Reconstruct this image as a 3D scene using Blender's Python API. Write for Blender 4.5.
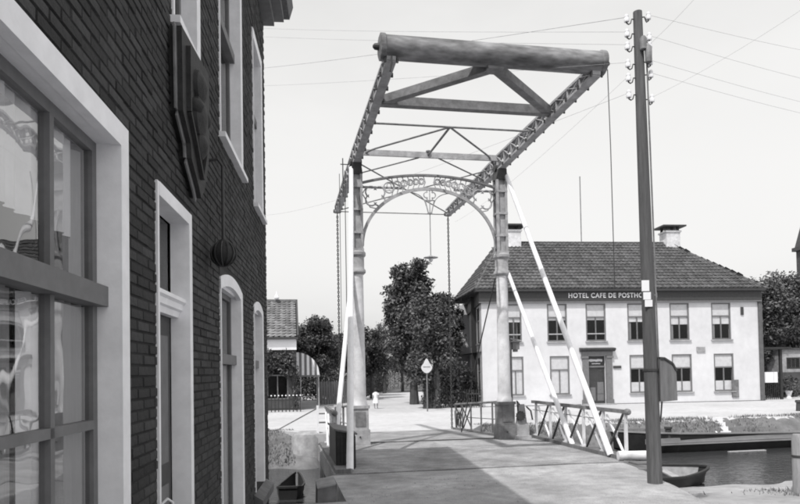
import bpy, math, random
import numpy as np
from mathutils import Vector, Matrix
R = math.radians
scene = bpy.context.scene
for o in list(bpy.data.objects): bpy.data.objects.remove(o)
col = scene.collection
rng = np.random.default_rng(7); random.seed(7)

# ------------------------------------------------------------------ camera
F_PX, HOR, PITCH, ROLL, CAM_H = 650.0, 372.0, R(1.5), R(-1.0), 1.7
SH_PX = (HOR - 252) - F_PX * math.tan(PITCH)
cd = bpy.data.cameras.new('camera'); cam = bpy.data.objects.new('camera', cd); col.objects.link(cam)
cd.sensor_fit = 'HORIZONTAL'; cd.sensor_width = 36; cd.lens = 36 * F_PX / 800
cd.shift_y = SH_PX / 800; cd.clip_start = 0.05; cd.clip_end = 5000
CM = Matrix.Translation((0, 0, CAM_H)) @ Matrix.Rotation(math.pi/2 + PITCH, 4, 'X') @ Matrix.Rotation(ROLL, 4, 'Z')
cam.matrix_world = CM; scene.camera = cam
def ray(x, y):                       # direction of a pixel of the 800x504 photograph
    return CM.to_3x3() @ Vector(((x-400)/F_PX, (252+SH_PX-y)/F_PX, -1))
def G(x, y, z=0.0):                  # the point on the level z seen there
    d = ray(x, y); t = (z-CAM_H)/d.z; return Vector((0, 0, CAM_H)) + d*t
def D(x, y, Y):                      # the point at distance Y seen there
    d = ray(x, y); return Vector((0, 0, CAM_H)) + d*(Y/d.y)

# ------------------------------------------------------------------ light
SUN_EL, SUN_AZ = R(56), math.atan2(-.524, -.852)      # azimuth measured from +Y towards +X
to_sun = Vector((math.sin(SUN_AZ)*math.cos(SUN_EL), math.cos(SUN_AZ)*math.cos(SUN_EL), math.sin(SUN_EL)))
w = bpy.data.worlds.new('World'); scene.world = w; w.use_nodes = True
nt = w.node_tree; N = nt.nodes; L = nt.links; bg = N['Background']
sky = N.new('ShaderNodeTexSky'); sky.sky_type = 'NISHITA'; sky.sun_disc = False
sky.sun_elevation = SUN_EL; sky.sun_rotation = SUN_AZ; sky.air_density = 1.6; sky.dust_density = 2.5; sky.ozone_density = 1.0
sep = N.new('ShaderNodeSeparateColor'); L.new(sky.outputs[0], sep.inputs[0])       # blue-sensitive plate: sky seen through its blue channel
tc = N.new('ShaderNodeTexCoord'); mp = N.new('ShaderNodeMapping'); mp.inputs['Scale'].default_value = (1, 1, 2.6)
nz = N.new('ShaderNodeTexNoise'); nz.inputs['Scale'].default_value = 1.7; nz.inputs['Detail'].default_value = 6; nz.inputs['Roughness'].default_value = .55
L.new(tc.outputs['Generated'], mp.inputs['Vector']); L.new(mp.outputs[0], nz.inputs['Vector'])
mr = N.new('ShaderNodeMapRange'); mr.inputs[1].default_value = .38; mr.inputs[2].default_value = .72; mr.inputs[3].default_value = .35; mr.inputs[4].default_value = .95
L.new(nz.outputs[0], mr.inputs[0])
mx = N.new('ShaderNodeMix'); mx.data_type = 'FLOAT'; L.new(mr.outputs[0], mx.inputs['Factor'])
L.new(sep.outputs[2], mx.inputs['A']); mx.inputs['B'].default_value = 4.7
cmb = N.new('ShaderNodeCombineColor')
for i, k in enumerate((1.0, .995, .985)):
    m_ = N.new('ShaderNodeMath'); m_.operation = 'MULTIPLY'; m_.inputs[1].default_value = k
    L.new(mx.outputs['Result'], m_.inputs[0]); L.new(m_.outputs[0], cmb.inputs[i])
L.new(cmb.outputs[0], bg.inputs['Color']); bg.inputs['Strength'].default_value = .15
sl = bpy.data.lights.new('sun', 'SUN'); sl.energy = 2.7; sl.angle = R(.6); sl.color = (1, .985, .96)
so = bpy.data.objects.new('sun', sl); col.objects.link(so)
so.rotation_euler = (-to_sun).to_track_quat('-Z', 'Y').to_euler()
vs = scene.view_settings; vs.view_transform = 'Standard'; vs.look = 'None'; vs.gamma = 1; vs.use_curve_mapping = False; vs.exposure = 0.38
scene.render.resolution_x = 1024; scene.render.resolution_y = 645
scene.cycles.transparent_max_bounces = 16; scene.cycles.filter_width = 1.9

# ------------------------------------------------------------------ materials
MATS = {}
def mat(name, v, var=.18, scale=6, rough=.8, bump=0, metal=0, rnd=None, var2=.0, scale2=.6, stretch=None, spec=.4, bscale=None, var3=0, scale3=3):
    if name in MATS: return MATS[name]
    m = bpy.data.materials.new(name); m.use_nodes = True; MATS[name] = m
    n, l = m.node_tree.nodes, m.node_tree.links; b = n['Principled BSDF']
    b.inputs['Roughness'].default_value = rough; b.inputs['Metallic'].default_value = metal
    b.inputs['Specular IOR Level'].default_value = spec
    t = n.new('ShaderNodeTexCoord'); vec = t.outputs['Object']
    if stretch:
        mp = n.new('ShaderNodeMapping'); mp.inputs['Scale'].default_value = stretch; l.new(vec, mp.inputs[0]); vec = mp.outputs[0]
    def noise(sc, det=5):
        q = n.new('ShaderNodeTexNoise'); q.inputs['Scale'].default_value = sc; q.inputs['Detail'].default_value = det; q.inputs['Roughness'].default_value = .65
        l.new(vec, q.inputs['Vector']); return q.outputs[0]
    def rng_(s, a, c, lo=.3, hi=.7):
        q = n.new('ShaderNodeMapRange'); q.inputs[1].default_value = lo; q.inputs[2].default_value = hi; q.inputs[3].default_value = a; q.inputs[4].default_value = c
        l.new(s, q.inputs[0]); return q.outputs[0]
    def mul(a, c):
        q = n.new('ShaderNodeMath'); q.operation = 'MULTIPLY'; l.new(a, q.inputs[0])
        if isinstance(c, float): q.inputs[1].default_value = c
        else: l.new(c, q.inputs[1])
        return q.outputs[0]
    s = mul(rng_(noise(scale), 1-var, 1+var), float(v))
    if var2: s = mul(s, rng_(noise(scale2, 3), 1-var2, 1+var2))
    if var3: s = mul(s, rng_(noise(scale3, 8), 1-var3, 1+var3))
    if rnd:
        if rnd[0] == 'island': src = n.new('ShaderNodeNewGeometry').outputs['Random Per Island']
        else: src = n.new('ShaderNodeObjectInfo').outputs['Random']
        s = mul(s, rng_(src, 1-rnd[1], 1+rnd[1], 0, 1))
    c = n.new('ShaderNodeCombineColor')
    l.new(s, c.inputs[0]); l.new(s, c.inputs[1]); l.new(mul(s, 1.03), c.inputs[2])
    l.new(c.outputs[0], b.inputs['Base Color'])
    if bump:
        bp = n.new('ShaderNodeBump'); bp.inputs['Strength'].default_value = bump; bp.inputs['Distance'].default_value = .02
        l.new(noise(bscale or scale*2), bp.inputs['Height']); l.new(bp.outputs[0], b.inputs['Normal'])
    return m
def glass(name, ior=1.55, tint=.9):
    m = bpy.data.materials.new(name); m.use_nodes = True; MATS[name] = m
    n, l = m.node_tree.nodes, m.node_tree.links; n.remove(n['Principled BSDF'])
    tr = n.new('ShaderNodeBsdfTransparent'); tr.inputs[0].default_value = (tint, tint, tint, 1)
    gl = n.new('ShaderNodeBsdfGlossy'); gl.inputs['Roughness'].default_value = .015
    lw = n.new('ShaderNodeLayerWeight'); lw.inputs['Blend'].default_value = .5
    pw = n.new('ShaderNodeMath'); pw.operation = 'POWER'; pw.inputs[1].default_value = ior; l.new(lw.outputs['Facing'], pw.inputs[0])
    fr = n.new('ShaderNodeMapRange'); fr.inputs[3].default_value = .05; fr.inputs[4].default_value = .95; l.new(pw.outputs[0], fr.inputs[0])
    q = n.new('ShaderNodeTexNoise'); q.inputs['Scale'].default_value = 3.5; q.inputs['Detail'].default_value = 1
    t = n.new('ShaderNodeTexCoord'); l.new(t.outputs['Object'], q.inputs[0])
    bp = n.new('ShaderNodeBump'); bp.inputs['Strength'].default_value = .12; bp.inputs['Distance'].default_value = .02; l.new(q.outputs[0], bp.inputs['Height'])
    l.new(bp.outputs[0], gl.inputs['Normal'])
    mx = n.new('ShaderNodeMixShader'); l.new(fr.outputs[0], mx.inputs[0]); l.new(tr.outputs[0], mx.inputs[1]); l.new(gl.outputs[0], mx.inputs[2])
    l.new(mx.outputs[0], n['Material Output'].inputs['Surface']); return m
M = {
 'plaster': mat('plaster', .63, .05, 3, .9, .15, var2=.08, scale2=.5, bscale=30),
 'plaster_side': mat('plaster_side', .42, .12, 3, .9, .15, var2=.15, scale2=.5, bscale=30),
 'plinth': mat('plinth', .11, .2, 5, .85, .2),
 'dark_paint': mat('dark_paint', .05, .2, 8, .5),
 'grey_paint': mat('grey_paint', .16, .15, 8, .6),
 'white_paint': mat('white_paint', .87, .07, 7, .55, .1, var2=.06, scale2=1.5),
 'old_white': mat('old_white', .62, .2, 5, .6, .15, var2=.2, scale2=1.2),
 'letter': mat('letter', .72, .05, 9, .6),
 'iron_light': mat('iron_light', .34, .30, 6, .6, .2, var2=.2, scale2=1.3),
 'iron_mid': mat('iron_mid', .17, .35, 7, .6, .3, var2=.2, scale2=1.5),
 'iron_dark': mat('iron_dark', .045, .3, 10, .55, .2),
 'counter': mat('counter', .18, .40, 2.2, .6, .3, var2=.5, scale2=1.1, stretch=(1, 3, 3)),
 'roof': mat('roof', .09, .22, 4, .75, .2, rnd=('island', .28), var2=.2, scale2=.35),
 'roof_light': mat('roof_light', .17, .25, 4, .75, .2, rnd=('island', .3), var2=.2, scale2=.5),
 'roof_under': mat('roof_under', .04, .1, 4, .8),
 'slate': mat('slate', .06, .2, 5, .6),
 'brick': mat('brick', .038, .35, 22, .85, .4, rnd=('island', .4), bscale=60, var2=.35, scale2=.9),
 'brick_one': mat('brick_one', .036, .30, 22, .85, .4, rnd=('object', .45), bscale=60),
 'mortar': mat('mortar', .028, .25, 25, .95, .4),
 'brick_far': mat('brick_far', .07, .3, 3, .9),
 'carved': mat('carved', .028, .35, 12, .7, .4),
 'curtain': mat('curtain', .72, .1, 6, .95),
 'net': mat('net', .30, .12, 20, .95, stretch=(6, 6, .3)),
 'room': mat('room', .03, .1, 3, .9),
 'wood_grey': mat('wood_grey', .15, .25, 7, .8, .35, stretch=(3, 3, .35), var2=.2, scale2=.5),
 'wood_light': mat('wood_light', .42, .2, 7, .8, .3, stretch=(3, 3, .35)),
 'pole_wood': mat('pole_wood', .095, .3, 9, .85, .4, stretch=(4, 4, .25), var2=.25, scale2=.6),
 'wood_post': mat('wood_post', .27, .25, 7, .8, .3, stretch=(3, 3, .35)),
 'wood_dark': mat('wood_dark', .028, .3, 8, .6, .3),
 'stone': mat('stone', .30, .25, 5, .9, .5, var2=.25, scale2=1),
 'stone_dark': mat('stone_dark', .15, .3, 4, .9, .5, var2=.3, scale2=1),
 'porcelain': mat('porcelain', .8, .03, 5, .25),
 'rope': mat('rope', .05, .2, 20, .9),
 'street': mat('street', .32, .22, 45, .95, .12, var2=.30, scale2=.8, bscale=90, var3=.22, scale3=4.5),
 'sand': mat('sand', .47, .12, 4, .95, .3, var2=.12, scale2=.25, bscale=30),
 'shore': mat('shore', .30, .2, 3, .95, .5, var2=.2, scale2=.5, bscale=14),
 'earth': mat('earth', .15, .3, 2.5, .95, .6, var2=.25, scale2=.6, bscale=9),
 'bed': mat('bed', .05, .2, 2, .95),
 'field': mat('field', .10, .3, .4, .95),
 'deck': mat('deck', .26, .25, 38, .9, .12, var2=.38, scale2=.7, bscale=90, var3=.25, scale3=3.5),
 'leaf_a': mat('leaf_a', .075, .2, 1.5, .55, rnd=('island', .6)),
 'leaf_b': mat('leaf_b', .10, .2, 1.5, .55, rnd=('island', .6)),
 'leaf_c': mat('leaf_c', .055, .2, 1.5, .55, rnd=('island', .6)),
 'grass': mat('grass', .20, .2, 2, .8, rnd=('island', .5)),
 'bark': mat('bark', .06, .35, 6, .9, .6, stretch=(3, 3, .5)),
 'hull': mat('hull', .022, .3, 3, .5, .15),
 'boat_in': mat('boat_in', .34, .25, 5, .7, .2),
 'gun': mat('gun', .26, .25, 3, .6, .15, stretch=(.3, 1, 1)),
 'skin': mat('skin', .36, .05, 8, .6),
 'cloth_w': mat('cloth_w', .70, .05, 8, .85),
 'cloth_g': mat('cloth_g', .30, .1, 8, .85),
 'hair': mat('hair', .02, .1, 8, .6),
 'sign_face': mat('sign_face', .55, .1, 6, .5),
 'awn_l': mat('awn_l', .72, .08, 6, .9), 'awn_d': mat('awn_d', .16, .1, 6, .9),
 'glass': glass('glass', 4.0), 'glass_old': glass('glass_old', 2.2, .92),
}
mw = bpy.data.materials.new('water'); mw.use_nodes = True
n, l = mw.node_tree.nodes, mw.node_tree.links; b = n['Principled BSDF']
b.inputs['Base Color'].default_value = (.045, .046, .048, 1); b.inputs['Roughness'].default_value = .08; b.inputs['IOR'].default_value = 1.33
t = n.new('ShaderNodeTexCoord'); mp = n.new('ShaderNodeMapping'); mp.inputs['Scale'].default_value = (1, 2.2, 1); mp.inputs['Rotation'].default_value = (0, 0, R(-12))
q = n.new('ShaderNodeTexNoise'); q.inputs['Scale'].default_value = 3.2; q.inputs['Detail'].default_value = 4
bp = n.new('ShaderNodeBump'); bp.inputs['Strength'].default_value = .5; bp.inputs['Distance'].default_value = .05
l.new(t.outputs['Object'], mp.inputs[0]); l.new(mp.outputs[0], q.inputs[0]); l.new(q.outputs[0], bp.inputs['Height']); l.new(bp.outputs[0], b.inputs['Normal'])
M['water'] = mw

# ------------------------------------------------------------------ mesh helpers
class MB:
    def __init__(s): s.v = []; s.f = []; s.mi = []
    def add(s, vs, fs, mi=0):
        k = len(s.v); s.v += [tuple(p) for p in vs]; s.f += [tuple(i+k for i in f) for f in fs]; s.mi += [mi]*len(fs); return s
    def box(s, x0, x1, y0, y1, z0, z1, mi=0):
        return s.add([(x0,y0,z0),(x1,y0,z0),(x1,y1,z0),(x0,y1,z0),(x0,y0,z1),(x1,y0,z1),(x1,y1,z1),(x0,y1,z1)],
            [(3,2,1,0),(4,5,6,7),(0,1,5,4),(1,2,6,5),(2,3,7,6),(3,0,4,7)], mi)
    def bar(s, p, q, a, b_, up=(0,0,1), a2=None, b2=None):     # rectangular bar, a wide, b_ high
        p, q = Vector(p), Vector(q); d = (q-p).normalized(); up = Vector(up)
        if abs(d.dot(up)) > .98: up = Vector((0,1,0))
        x = d.cross(up).normalized(); y = x.cross(d)
        vs = []
        for o, aa, bb in ((p, a, b_), (q, a2 or a, b2 or b_)):
            vs += [o-x*aa/2-y*bb/2, o+x*aa/2-y*bb/2, o+x*aa/2+y*bb/2, o-x*aa/2+y*bb/2]
        return s.add(vs, [(3,2,1,0),(4,5,6,7),(0,1,5,4),(1,2,6,5),(2,3,7,6),(3,0,4,7)])
    def tube(s, pts, r, n=8, closed=False):
        pts = [Vector(p) for p in pts]; m = len(pts); rs = r if isinstance(r, (list, tuple)) else [r]*m
        k = len(s.v); ref = None
        for i, p in enumerate(pts):
            d = (pts[(i+1) % m]-pts[i-1]) if closed else (pts[min(i+1, m-1)]-pts[max(i-1, 0)])
            d.normalize()
            if ref is None: ref = Vector((0,0,1)) if abs(d.z) < .9 else Vector((1,0,0))
            x = d.cross(ref).normalized(); y = x.cross(d); ref = y
            for j in range(n):
                a = 2*math.pi*j/n; s.v.append(tuple(p+(x*math.cos(a)+y*math.sin(a))*rs[i]))
        for i in range(m if closed else m-1):
            i2 = (i+1) % m
            for j in range(n):
                j2 = (j+1) % n; s.f.append((k+i*n+j, k+i2*n+j, k+i2*n+j2, k+i*n+j2)); s.mi.append(0)
        if not closed:
            s.f.append(tuple(k+j for j in range(n))); s.f.append(tuple(k+(m-1)*n+j for j in reversed(range(n)))); s.mi += [0, 0]
        return s
    def lathe(s, prof, c=(0,0,0), n=16, phase=0.0, axis='z'):
        k = len(s.v); c = Vector(c)
        for r, z in prof:
            for j in range(n):
                a = 2*math.pi*j/n+phase; p = Vector((r*math.cos(a), r*math.sin(a), z))
                if axis == 'x': p = Vector((p.z, p.x, p.y))
                if axis == 'y': p = Vector((p.y, p.z, p.x))
                s.v.append(tuple(c+p))
        for i in range(len(prof)-1):
            for j in range(n):
                j2 = (j+1) % n; s.f.append((k+i*n+j, k+i*n+j2, k+(i+1)*n+j2, k+(i+1)*n+j)); s.mi.append(0)
        s.f.append(tuple(k+j for j in reversed(range(n)))); s.f.append(tuple(k+(len(prof)-1)*n+j for j in range(n))); s.mi += [0, 0]
        return s
    def prism(s, poly, fn, d0, d1):            # poly in 2D, fn(a,b,d) -> 3D
        k = len(s.v); m = len(poly)
        s.v += [tuple(fn(a, b_, d0)) for a, b_ in poly]+[tuple(fn(a, b_, d1)) for a, b_ in poly]
        s.f.append(tuple(range(k, k+m))); s.f.append(tuple(reversed(range(k+m, k+2*m)))); s.mi += [0, 0]
        for i in range(m):
            j = (i+1) % m; s.f.append((k+i, k+m+i, k+m+j, k+j)); s.mi.append(0)
        return s
    def mesh(s, name, mats, smooth=False):
        me = bpy.data.meshes.new(name); me.from_pydata(s.v, [], s.f)
        for m in (mats if isinstance(mats, (list, tuple)) else [mats]): me.materials.append(m)
        if any(s.mi): me.polygons.foreach_set('material_index', s.mi)
        import bmesh
        bm = bmesh.new(); bm.from_mesh(me); bmesh.ops.recalc_face_normals(bm, faces=bm.faces); bm.to_mesh(me); bm.free()
        if smooth:
            me.polygons.foreach_set('use_smooth', [True]*len(me.polygons)); 
            try: me.set_sharp_from_angle(angle=R(38))
            except Exception: pass
        me.update(); return me
    def build(s, name, m, parent=None, smooth=False, **k):
        return link(name, s.mesh(name, m, smooth), parent, **k)
def link(name, me, parent=None, label=None, cat=None, group=None, kind=None, loc=None):
    o = bpy.data.objects.new(name, me); col.objects.link(o)
    if parent: o.parent = parent
    if loc is not None: o.location = loc
    return tag(o, label, cat, group, kind)
def tag(o, label=None, cat=None, group=None, kind=None):
    if label: o['label'] = label
    if cat: o['category'] = cat
    if group: o['group'] = group
    if kind: o['kind'] = kind
    return o
def thing(name, loc, rz, label, cat, group=None):
    o = bpy.data.objects.new(name, None); col.objects.link(o); o.empty_display_size = .1
    o.location = loc; o.rotation_euler = (0, 0, rz); return tag(o, label, cat, group)
def arr_mesh(name, V, Fq, m, nper=4):          # fast builder from numpy arrays (V: n,3; Fq: k,nper)
    me = bpy.data.meshes.new(name); nf = len(Fq)
    me.vertices.add(len(V)); me.vertices.foreach_set('co', np.ascontiguousarray(V, dtype=np.float32).ravel())
    me.loops.add(nf*nper); me.loops.foreach_set('vertex_index', np.ascontiguousarray(Fq, dtype=np.int32).ravel())
    me.polygons.add(nf); me.polygons.foreach_set('loop_start', np.arange(nf, dtype=np.int32)*nper)
    me.polygons.foreach_set('loop_total', np.full(nf, nper, dtype=np.int32))
    me.materials.append(m); me.update(calc_edges=True); me.validate(); return me
def bez(p0, p1, p2, n=10):
    p0, p1, p2 = map(Vector, (p0, p1, p2)); return [p0*(1-t)**2+p1*2*t*(1-t)+p2*t*t for t in [i/n for i in range(n+1)]]
def sag(p, q, s, n=16):
    p, q = Vector(p), Vector(q); return [p.lerp(q, i/n)-Vector((0,0,4*s*(i/n)*(1-i/n))) for i in range(n+1)]

# ------------------------------------------------------------------ bridge frame (u across, v away from the camera)
A = R(10.5); O = Vector((.79, 15.75, 0)); UD = Vector((math.cos(A), math.sin(A), 0)); VD = Vector((-math.sin(A), math.cos(A), 0))
def uv(u, v, z=0): return O+UD*u+VD*v+Vector((0,0,z))
def to_uv(p): q = Vector(p)-O; return q.dot(UD), q.dot(VD)
WATER, FARZ = -1.2, -.30
def sm(t): t = min(1, max(0, t)); return t*t*(3-2*t)
def lerp_tab(t, tab):
    if t <= tab[0][0]: return tab[0][1]
    for (a, x), (b_, y) in zip(tab, tab[1:]):
        if t <= b_: return x+(y-x)*(t-a)/(b_-a)
    return tab[-1][1]
def gz(u, v):
    bed = -1.9
    if v > 2.5:                                # far side
        jag = .12*math.sin(u*1.7)+.09*math.sin(u*4.1+1)
        right = lerp_tab(v+jag, [(5.9, bed), (6.2, -1.4), (6.75, -.55), (7.05, FARZ)])
        left = lerp_tab(v+jag*1.5, [(3.9, bed), (4.9, -1.2), (5.6, -.85), (6.9, -.38), (7.5, FARZ)])
        k = sm((u+2.6)/.8); return left*(1-k)+right*k
    uc = lerp_tab(v, [(-14, .9), (-9, 1.35), (-7.7, 1.55), (-4.7, 2.35), (-4.0, 2.6)])
    beach = lerp_tab(v, [(-12, -.5), (-6, -.78), (-.9, -1.22), (.2, -1.5), (1.2, bed)])
    if v < -4.45: 
        if u < -2.95:
            c = -6.7
            return 0 if v < c else lerp_tab(v, [(c, 0), (c+.25, bed)])
        return beach*sm((u-uc)/1.3)
    return bed if u < 2.3 else bed+(beach-bed)*sm((u-2.3)/.5)
us = sorted(set([-1500, -600, -250, -120, -70, -45, -30]+[round(-24+.8*i, 3) for i in range(18)]+[round(-9.6+.2*i, 3) for i in range(130)]+[round(16.6+1.2*i, 3) for i in range(24)]+[55, 75, 120, 250, 600, 1500]))
vs_ = sorted(set([-1200, -500, -200, -90, -50, -30, -22]+[round(-18+.5*i, 3) for i in range(19)]+[round(-8.5+.15*i, 3) for i in range(114)]+[-4.46, -4.44]+[round(9+1.0*i, 3) for i in range(40)]+[55, 75, 110, 200, 500, 1500]))
g = MB(); nu = len(us)
for v in vs_:
    for u in us:
        h = gz(u, v)
        if abs(u) < 26 and -18 < v < 9: h += .02*math.sin(u*3.1+v*1.3)*math.sin(v*2.7-u)*(1 if h < -.02 else .15)
        g.v.append(tuple(uv(u, v, h)))
for j in range(len(vs_)-1):
    for i in range(nu-1):
        g.f.append((j*nu+i, j*nu+i+1, (j+1)*nu+i+1, (j+1)*nu+i))
        uc_, vc_ = (us[i]+us[i+1])/2, (vs_[j]+vs_[j+1])/2; h = gz(uc_, vc_)
        if h < -1.35: mi = 3
        elif vc_ > 2.5: mi = 1 if h < FARZ-.015 else (4 if (vc_ > 48 or abs(uc_) > 60) else 0)
        else: mi = 2 if h < -.04 else 5
        g.mi.append(mi)
g.build('ground', [M['sand'], M['earth'], M['shore'], M['bed'], M['field'], M['street']], smooth=True, kind='structure')
wm = MB(); wm.add([uv(-300, -6.5, WATER), uv(300, -6.5, WATER), uv(300, 7.2, WATER), uv(-300, 7.2, WATER)], [(0,1,2,3)])
wm.build('water', M['water'], kind='structure')

# grass tufts on the banks (nobody could count them)
def tufts(name, pts, hgt, label):
    k = len(pts); P = np.array(pts); a = rng.uniform(0, 2*math.pi, k); h = hgt*rng.uniform(.4, 1.2, k); wd = .012+.012*rng.random(k)
    dx = np.stack([np.cos(a)*wd, np.sin(a)*wd, np.zeros(k)], 1); tip = P+np.stack([rng.normal(0, .35, k)*h, rng.normal(0, .35, k)*h, h], 1)
    V = np.stack([P-dx, P+dx, tip], 1).reshape(-1, 3); Fq = np.arange(3*k).reshape(-1, 3)
    o = link(name, arr_mesh(name, V, Fq, M['grass'], 3), kind='stuff'); o['label'] = label; o['category'] = 'grass'
def scatter(k, u0, u1, v0, v1, cond):
    out = []
    while len(out) < k:
        u, v = rng.uniform(u0, u1), rng.uniform(v0, v1); h = gz(u, v)
        if cond(u, v, h) : out.append(tuple(uv(u, v, h-.01)))
    return out
tufts('bank_grass', scatter(16000, -14, -3.2, 4.7, 8.1, lambda u, v, h: h > -1.15 and math.sin(u*2.3)+math.sin(v*3.1+u)+rng.normal(0, .8) > -.6), .11, 'rough grass covering the sloping canal bank left of the bridge')
tufts('quay_grass', scatter(7000, 3.2, 24, 6.3, 7.5, lambda u, v, h: h > -1.1 and math.sin(u*2.3)+math.sin(v*3.1+u)+rng.normal(0, .8) > .2), .12, 'patchy short grass on quay edge behind the moored barge')
tufts('shore_grass', scatter(2500, 1.6, 9, -8.5, -1.2, lambda u, v, h: -1.1 < h < -.15 and math.sin(u*1.9)+math.sin(v*1.7+u)+rng.normal(0, .5) > 1.0), .09, 'sparse grass on the pale shore below the telegraph pole')

def pebbles(name, k, u0, u1, v0, v1, label):
    V = []; Fq = []
    T = np.array([(1,0,-.3),(-.5,.87,-.3),(-.5,-.87,-.3),(0,0,.7)])
    pts = [(u, v) for u, v in zip(rng.uniform(u0, u1, k*3), rng.uniform(v0, v1, k*3)) if math.sin(u*1.3+v*.7)+math.sin(v*2.1-u)+rng.normal(0, .9) > .5][:k]
    for i, (u, v) in enumerate(pts):
        r = .004+.011*rng.random()**3; a = rng.uniform(0, 6.3); c, s_ = math.cos(a), math.sin(a)
        z = .014 if v > -4.42 else gz(u, v)+.004
        V += [tuple(uv(u+r*(x*c-y*s_), v+r*(x*s_+y*c), z+r*w_)) for x, y, w_ in T]; Fq += [(4*i,4*i+1,4*i+3),(4*i+1,4*i+2,4*i+3),(4*i+2,4*i,4*i+3)]
    o = link(name, arr_mesh(name, np.array(V), np.array(Fq), M['stone'], 3), kind='stuff'); o['label'] = label; o['category'] = 'gravel'
pebbles('gravel', 1600, -2.9, 2.6, -9, -.2, 'loose grit scattered over the street and bridge deck')
# ------------------------------------------------------------------ drawbridge
br = thing('drawbridge', O, A, 'iron double drawbridge with arched portal, lattice balance beams and counterweight cylinder', 'drawbridge')
S = 1.80
def sgn_parts():
    return ((-1,), (1,))
# decks
d = MB(); d.box(-2.78, 2.78, -4.42, .12, -.34, .012); d.build('fixed_deck', M['deck'], br)
d = MB(); d.add([(-2.0,.16,-.28),(2.0,.16,-.28),(2.0,5.25,-.48),(-2.0,5.25,-.48),(-2.0,.16,.012),(2.0,.16,.012),(2.0,5.25,-.19),(-2.0,5.25,-.19)],
    [(3,2,1,0),(4,5,6,7),(0,1,5,4),(1,2,6,5),(2,3,7,6),(3,0,4,7)]); d.build('leaf_deck', M['deck'], br)
d = MB(); d.bar((-2.0,.14,.02), (2.0,.14,.02), .05, .02); d.build('deck_joint', M['iron_dark'], br)
for s in (-1, 1):                                # timber edge beams
    d = MB(); d.box(s*2.62-.13, s*2.62+.13, -4.40, .10, .0125, .085); d.build('edge_beam', M['wood_grey'], br)
    d = MB(); d.bar((s*1.93,.2,.035), (s*1.93,5.2,-.165), .12, .07); d.build('edge_beam', M['wood_grey'], br)
# abutments and piers of masonry
d = MB(); d.box(-3.0, 2.9, 5.30, 7.7, -1.9, -.40); d.build('abutment', M['stone'], br)
d = MB(); d.lathe([(.55,-1.9),(.55,-.34),(.5,-.22),(.3,-.15)], (-2.75,5.75,0), 14); d.build('abutment_pier', M['stone'], br, True)
d = MB(); d.add([(-2.6,5.28,-.2),(2.6,5.28,-.2),(4.5,9.5,FARZ+.004),(-4.5,9.5,FARZ+.004),(-2.6,5.28,-.5),(2.6,5.28,-.5),(4.5,9.5,-.6),(-4.5,9.5,-.6)],
    [(0,1,2,3),(7,6,5,4),(0,4,5,1),(1,5,6,2),(2,6,7,3),(3,7,4,0)]); d.build('approach_ramp', M['sand'], br)
d = MB(); d.box(-2.9, 2.75, -5.2, -4.46, -1.9, -.02); d.build('abutment', M['stone_dark'], br)
for s in (-1, 1):
    d = MB(); d.box(s*2.2-.35, s*2.2+.35, -.45, .35, -1.9, -.345); d.build('pier', M['stone_dark'], br)
# pylons
def pylon(s):
    x = s*S
    d = MB(); hw = .19
    d.box(x-hw-.03, x+hw+.03, -hw-.03, hw+.03, .013, .36); d.box(x-hw, x+hw, -hw, hw, .36, .86); d.box(x-hw-.025, x+hw+.025, -hw-.025, hw+.025, .86, .93)
    pl = d.build('plinth', M['iron_mid'] if s > 0 else M['iron_light'], br)
    d = MB()
    d.box(x-.12, x+.12, -hw-.012, -hw+.01, .44, .78); d.build('access_panel', M['iron_mid'], pl); MB().lathe([(.02,0),(.02,.02)], (x-.02,-hw-.05,.2), 8, axis='y').build('bolt', M['iron_dark'], pl)
    d = MB(); d.lathe([(.185,.93),(.185,1.0),(.165,1.05),(.160,1.15),(.135,4.05)], (x,0,0), 20); sh = d.build('lower_shaft', M['old_white'], br, True)
    d = MB(); d.lathe([(.15,4.03),(.20,4.08),(.20,4.13),(.165,4.18),(.165,4.44),(.205,4.49),(.205,4.55),(.17,4.59)], (x,0,0), 20); d.build('collar', M['iron_light'], br, True)
    # upper shaft: fluted rectangular iron column
    d = MB(); d.box(x-.085, x+.085, -.085, .085, 4.55, 6.50)
    for a in (-1, 1):
        for b_ in (-1, 1): d.box(x+a*.11-.03, x+a*.11+.03, b_*.11-.03, b_*.11+.03, 4.55, 6.42)
    for z in (5.0, 5.55, 6.1): d.box(x-.145, x+.145, -.145, .145, z, z+.05)
    d.box(x-.15, x+.15, -.15, .15, 4.55, 4.64); d.build('upper_shaft', M['iron_light'], br)
    d = MB(); d.add([(x-.145,-.145,6.42),(x+.145,-.145,6.42),(x+.145,.145,6.42),(x-.145,.145,6.42),(x-.10,-.24,6.66),(x+.10,-.24,6.66),(x+.10,.24,6.66),(x-.10,.24,6.66)],
        [(3,2,1,0),(4,5,6,7),(0,1,5,4),(1,2,6,5),(2,3,7,6),(3,0,4,7)])
    d.lathe([(.09,-.14),(.09,.14)], (x,0,6.72), 12, axis='x'); d.build('bearing', M['iron_dark'], br)
for s in (-1, 1): pylon(s)
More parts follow.
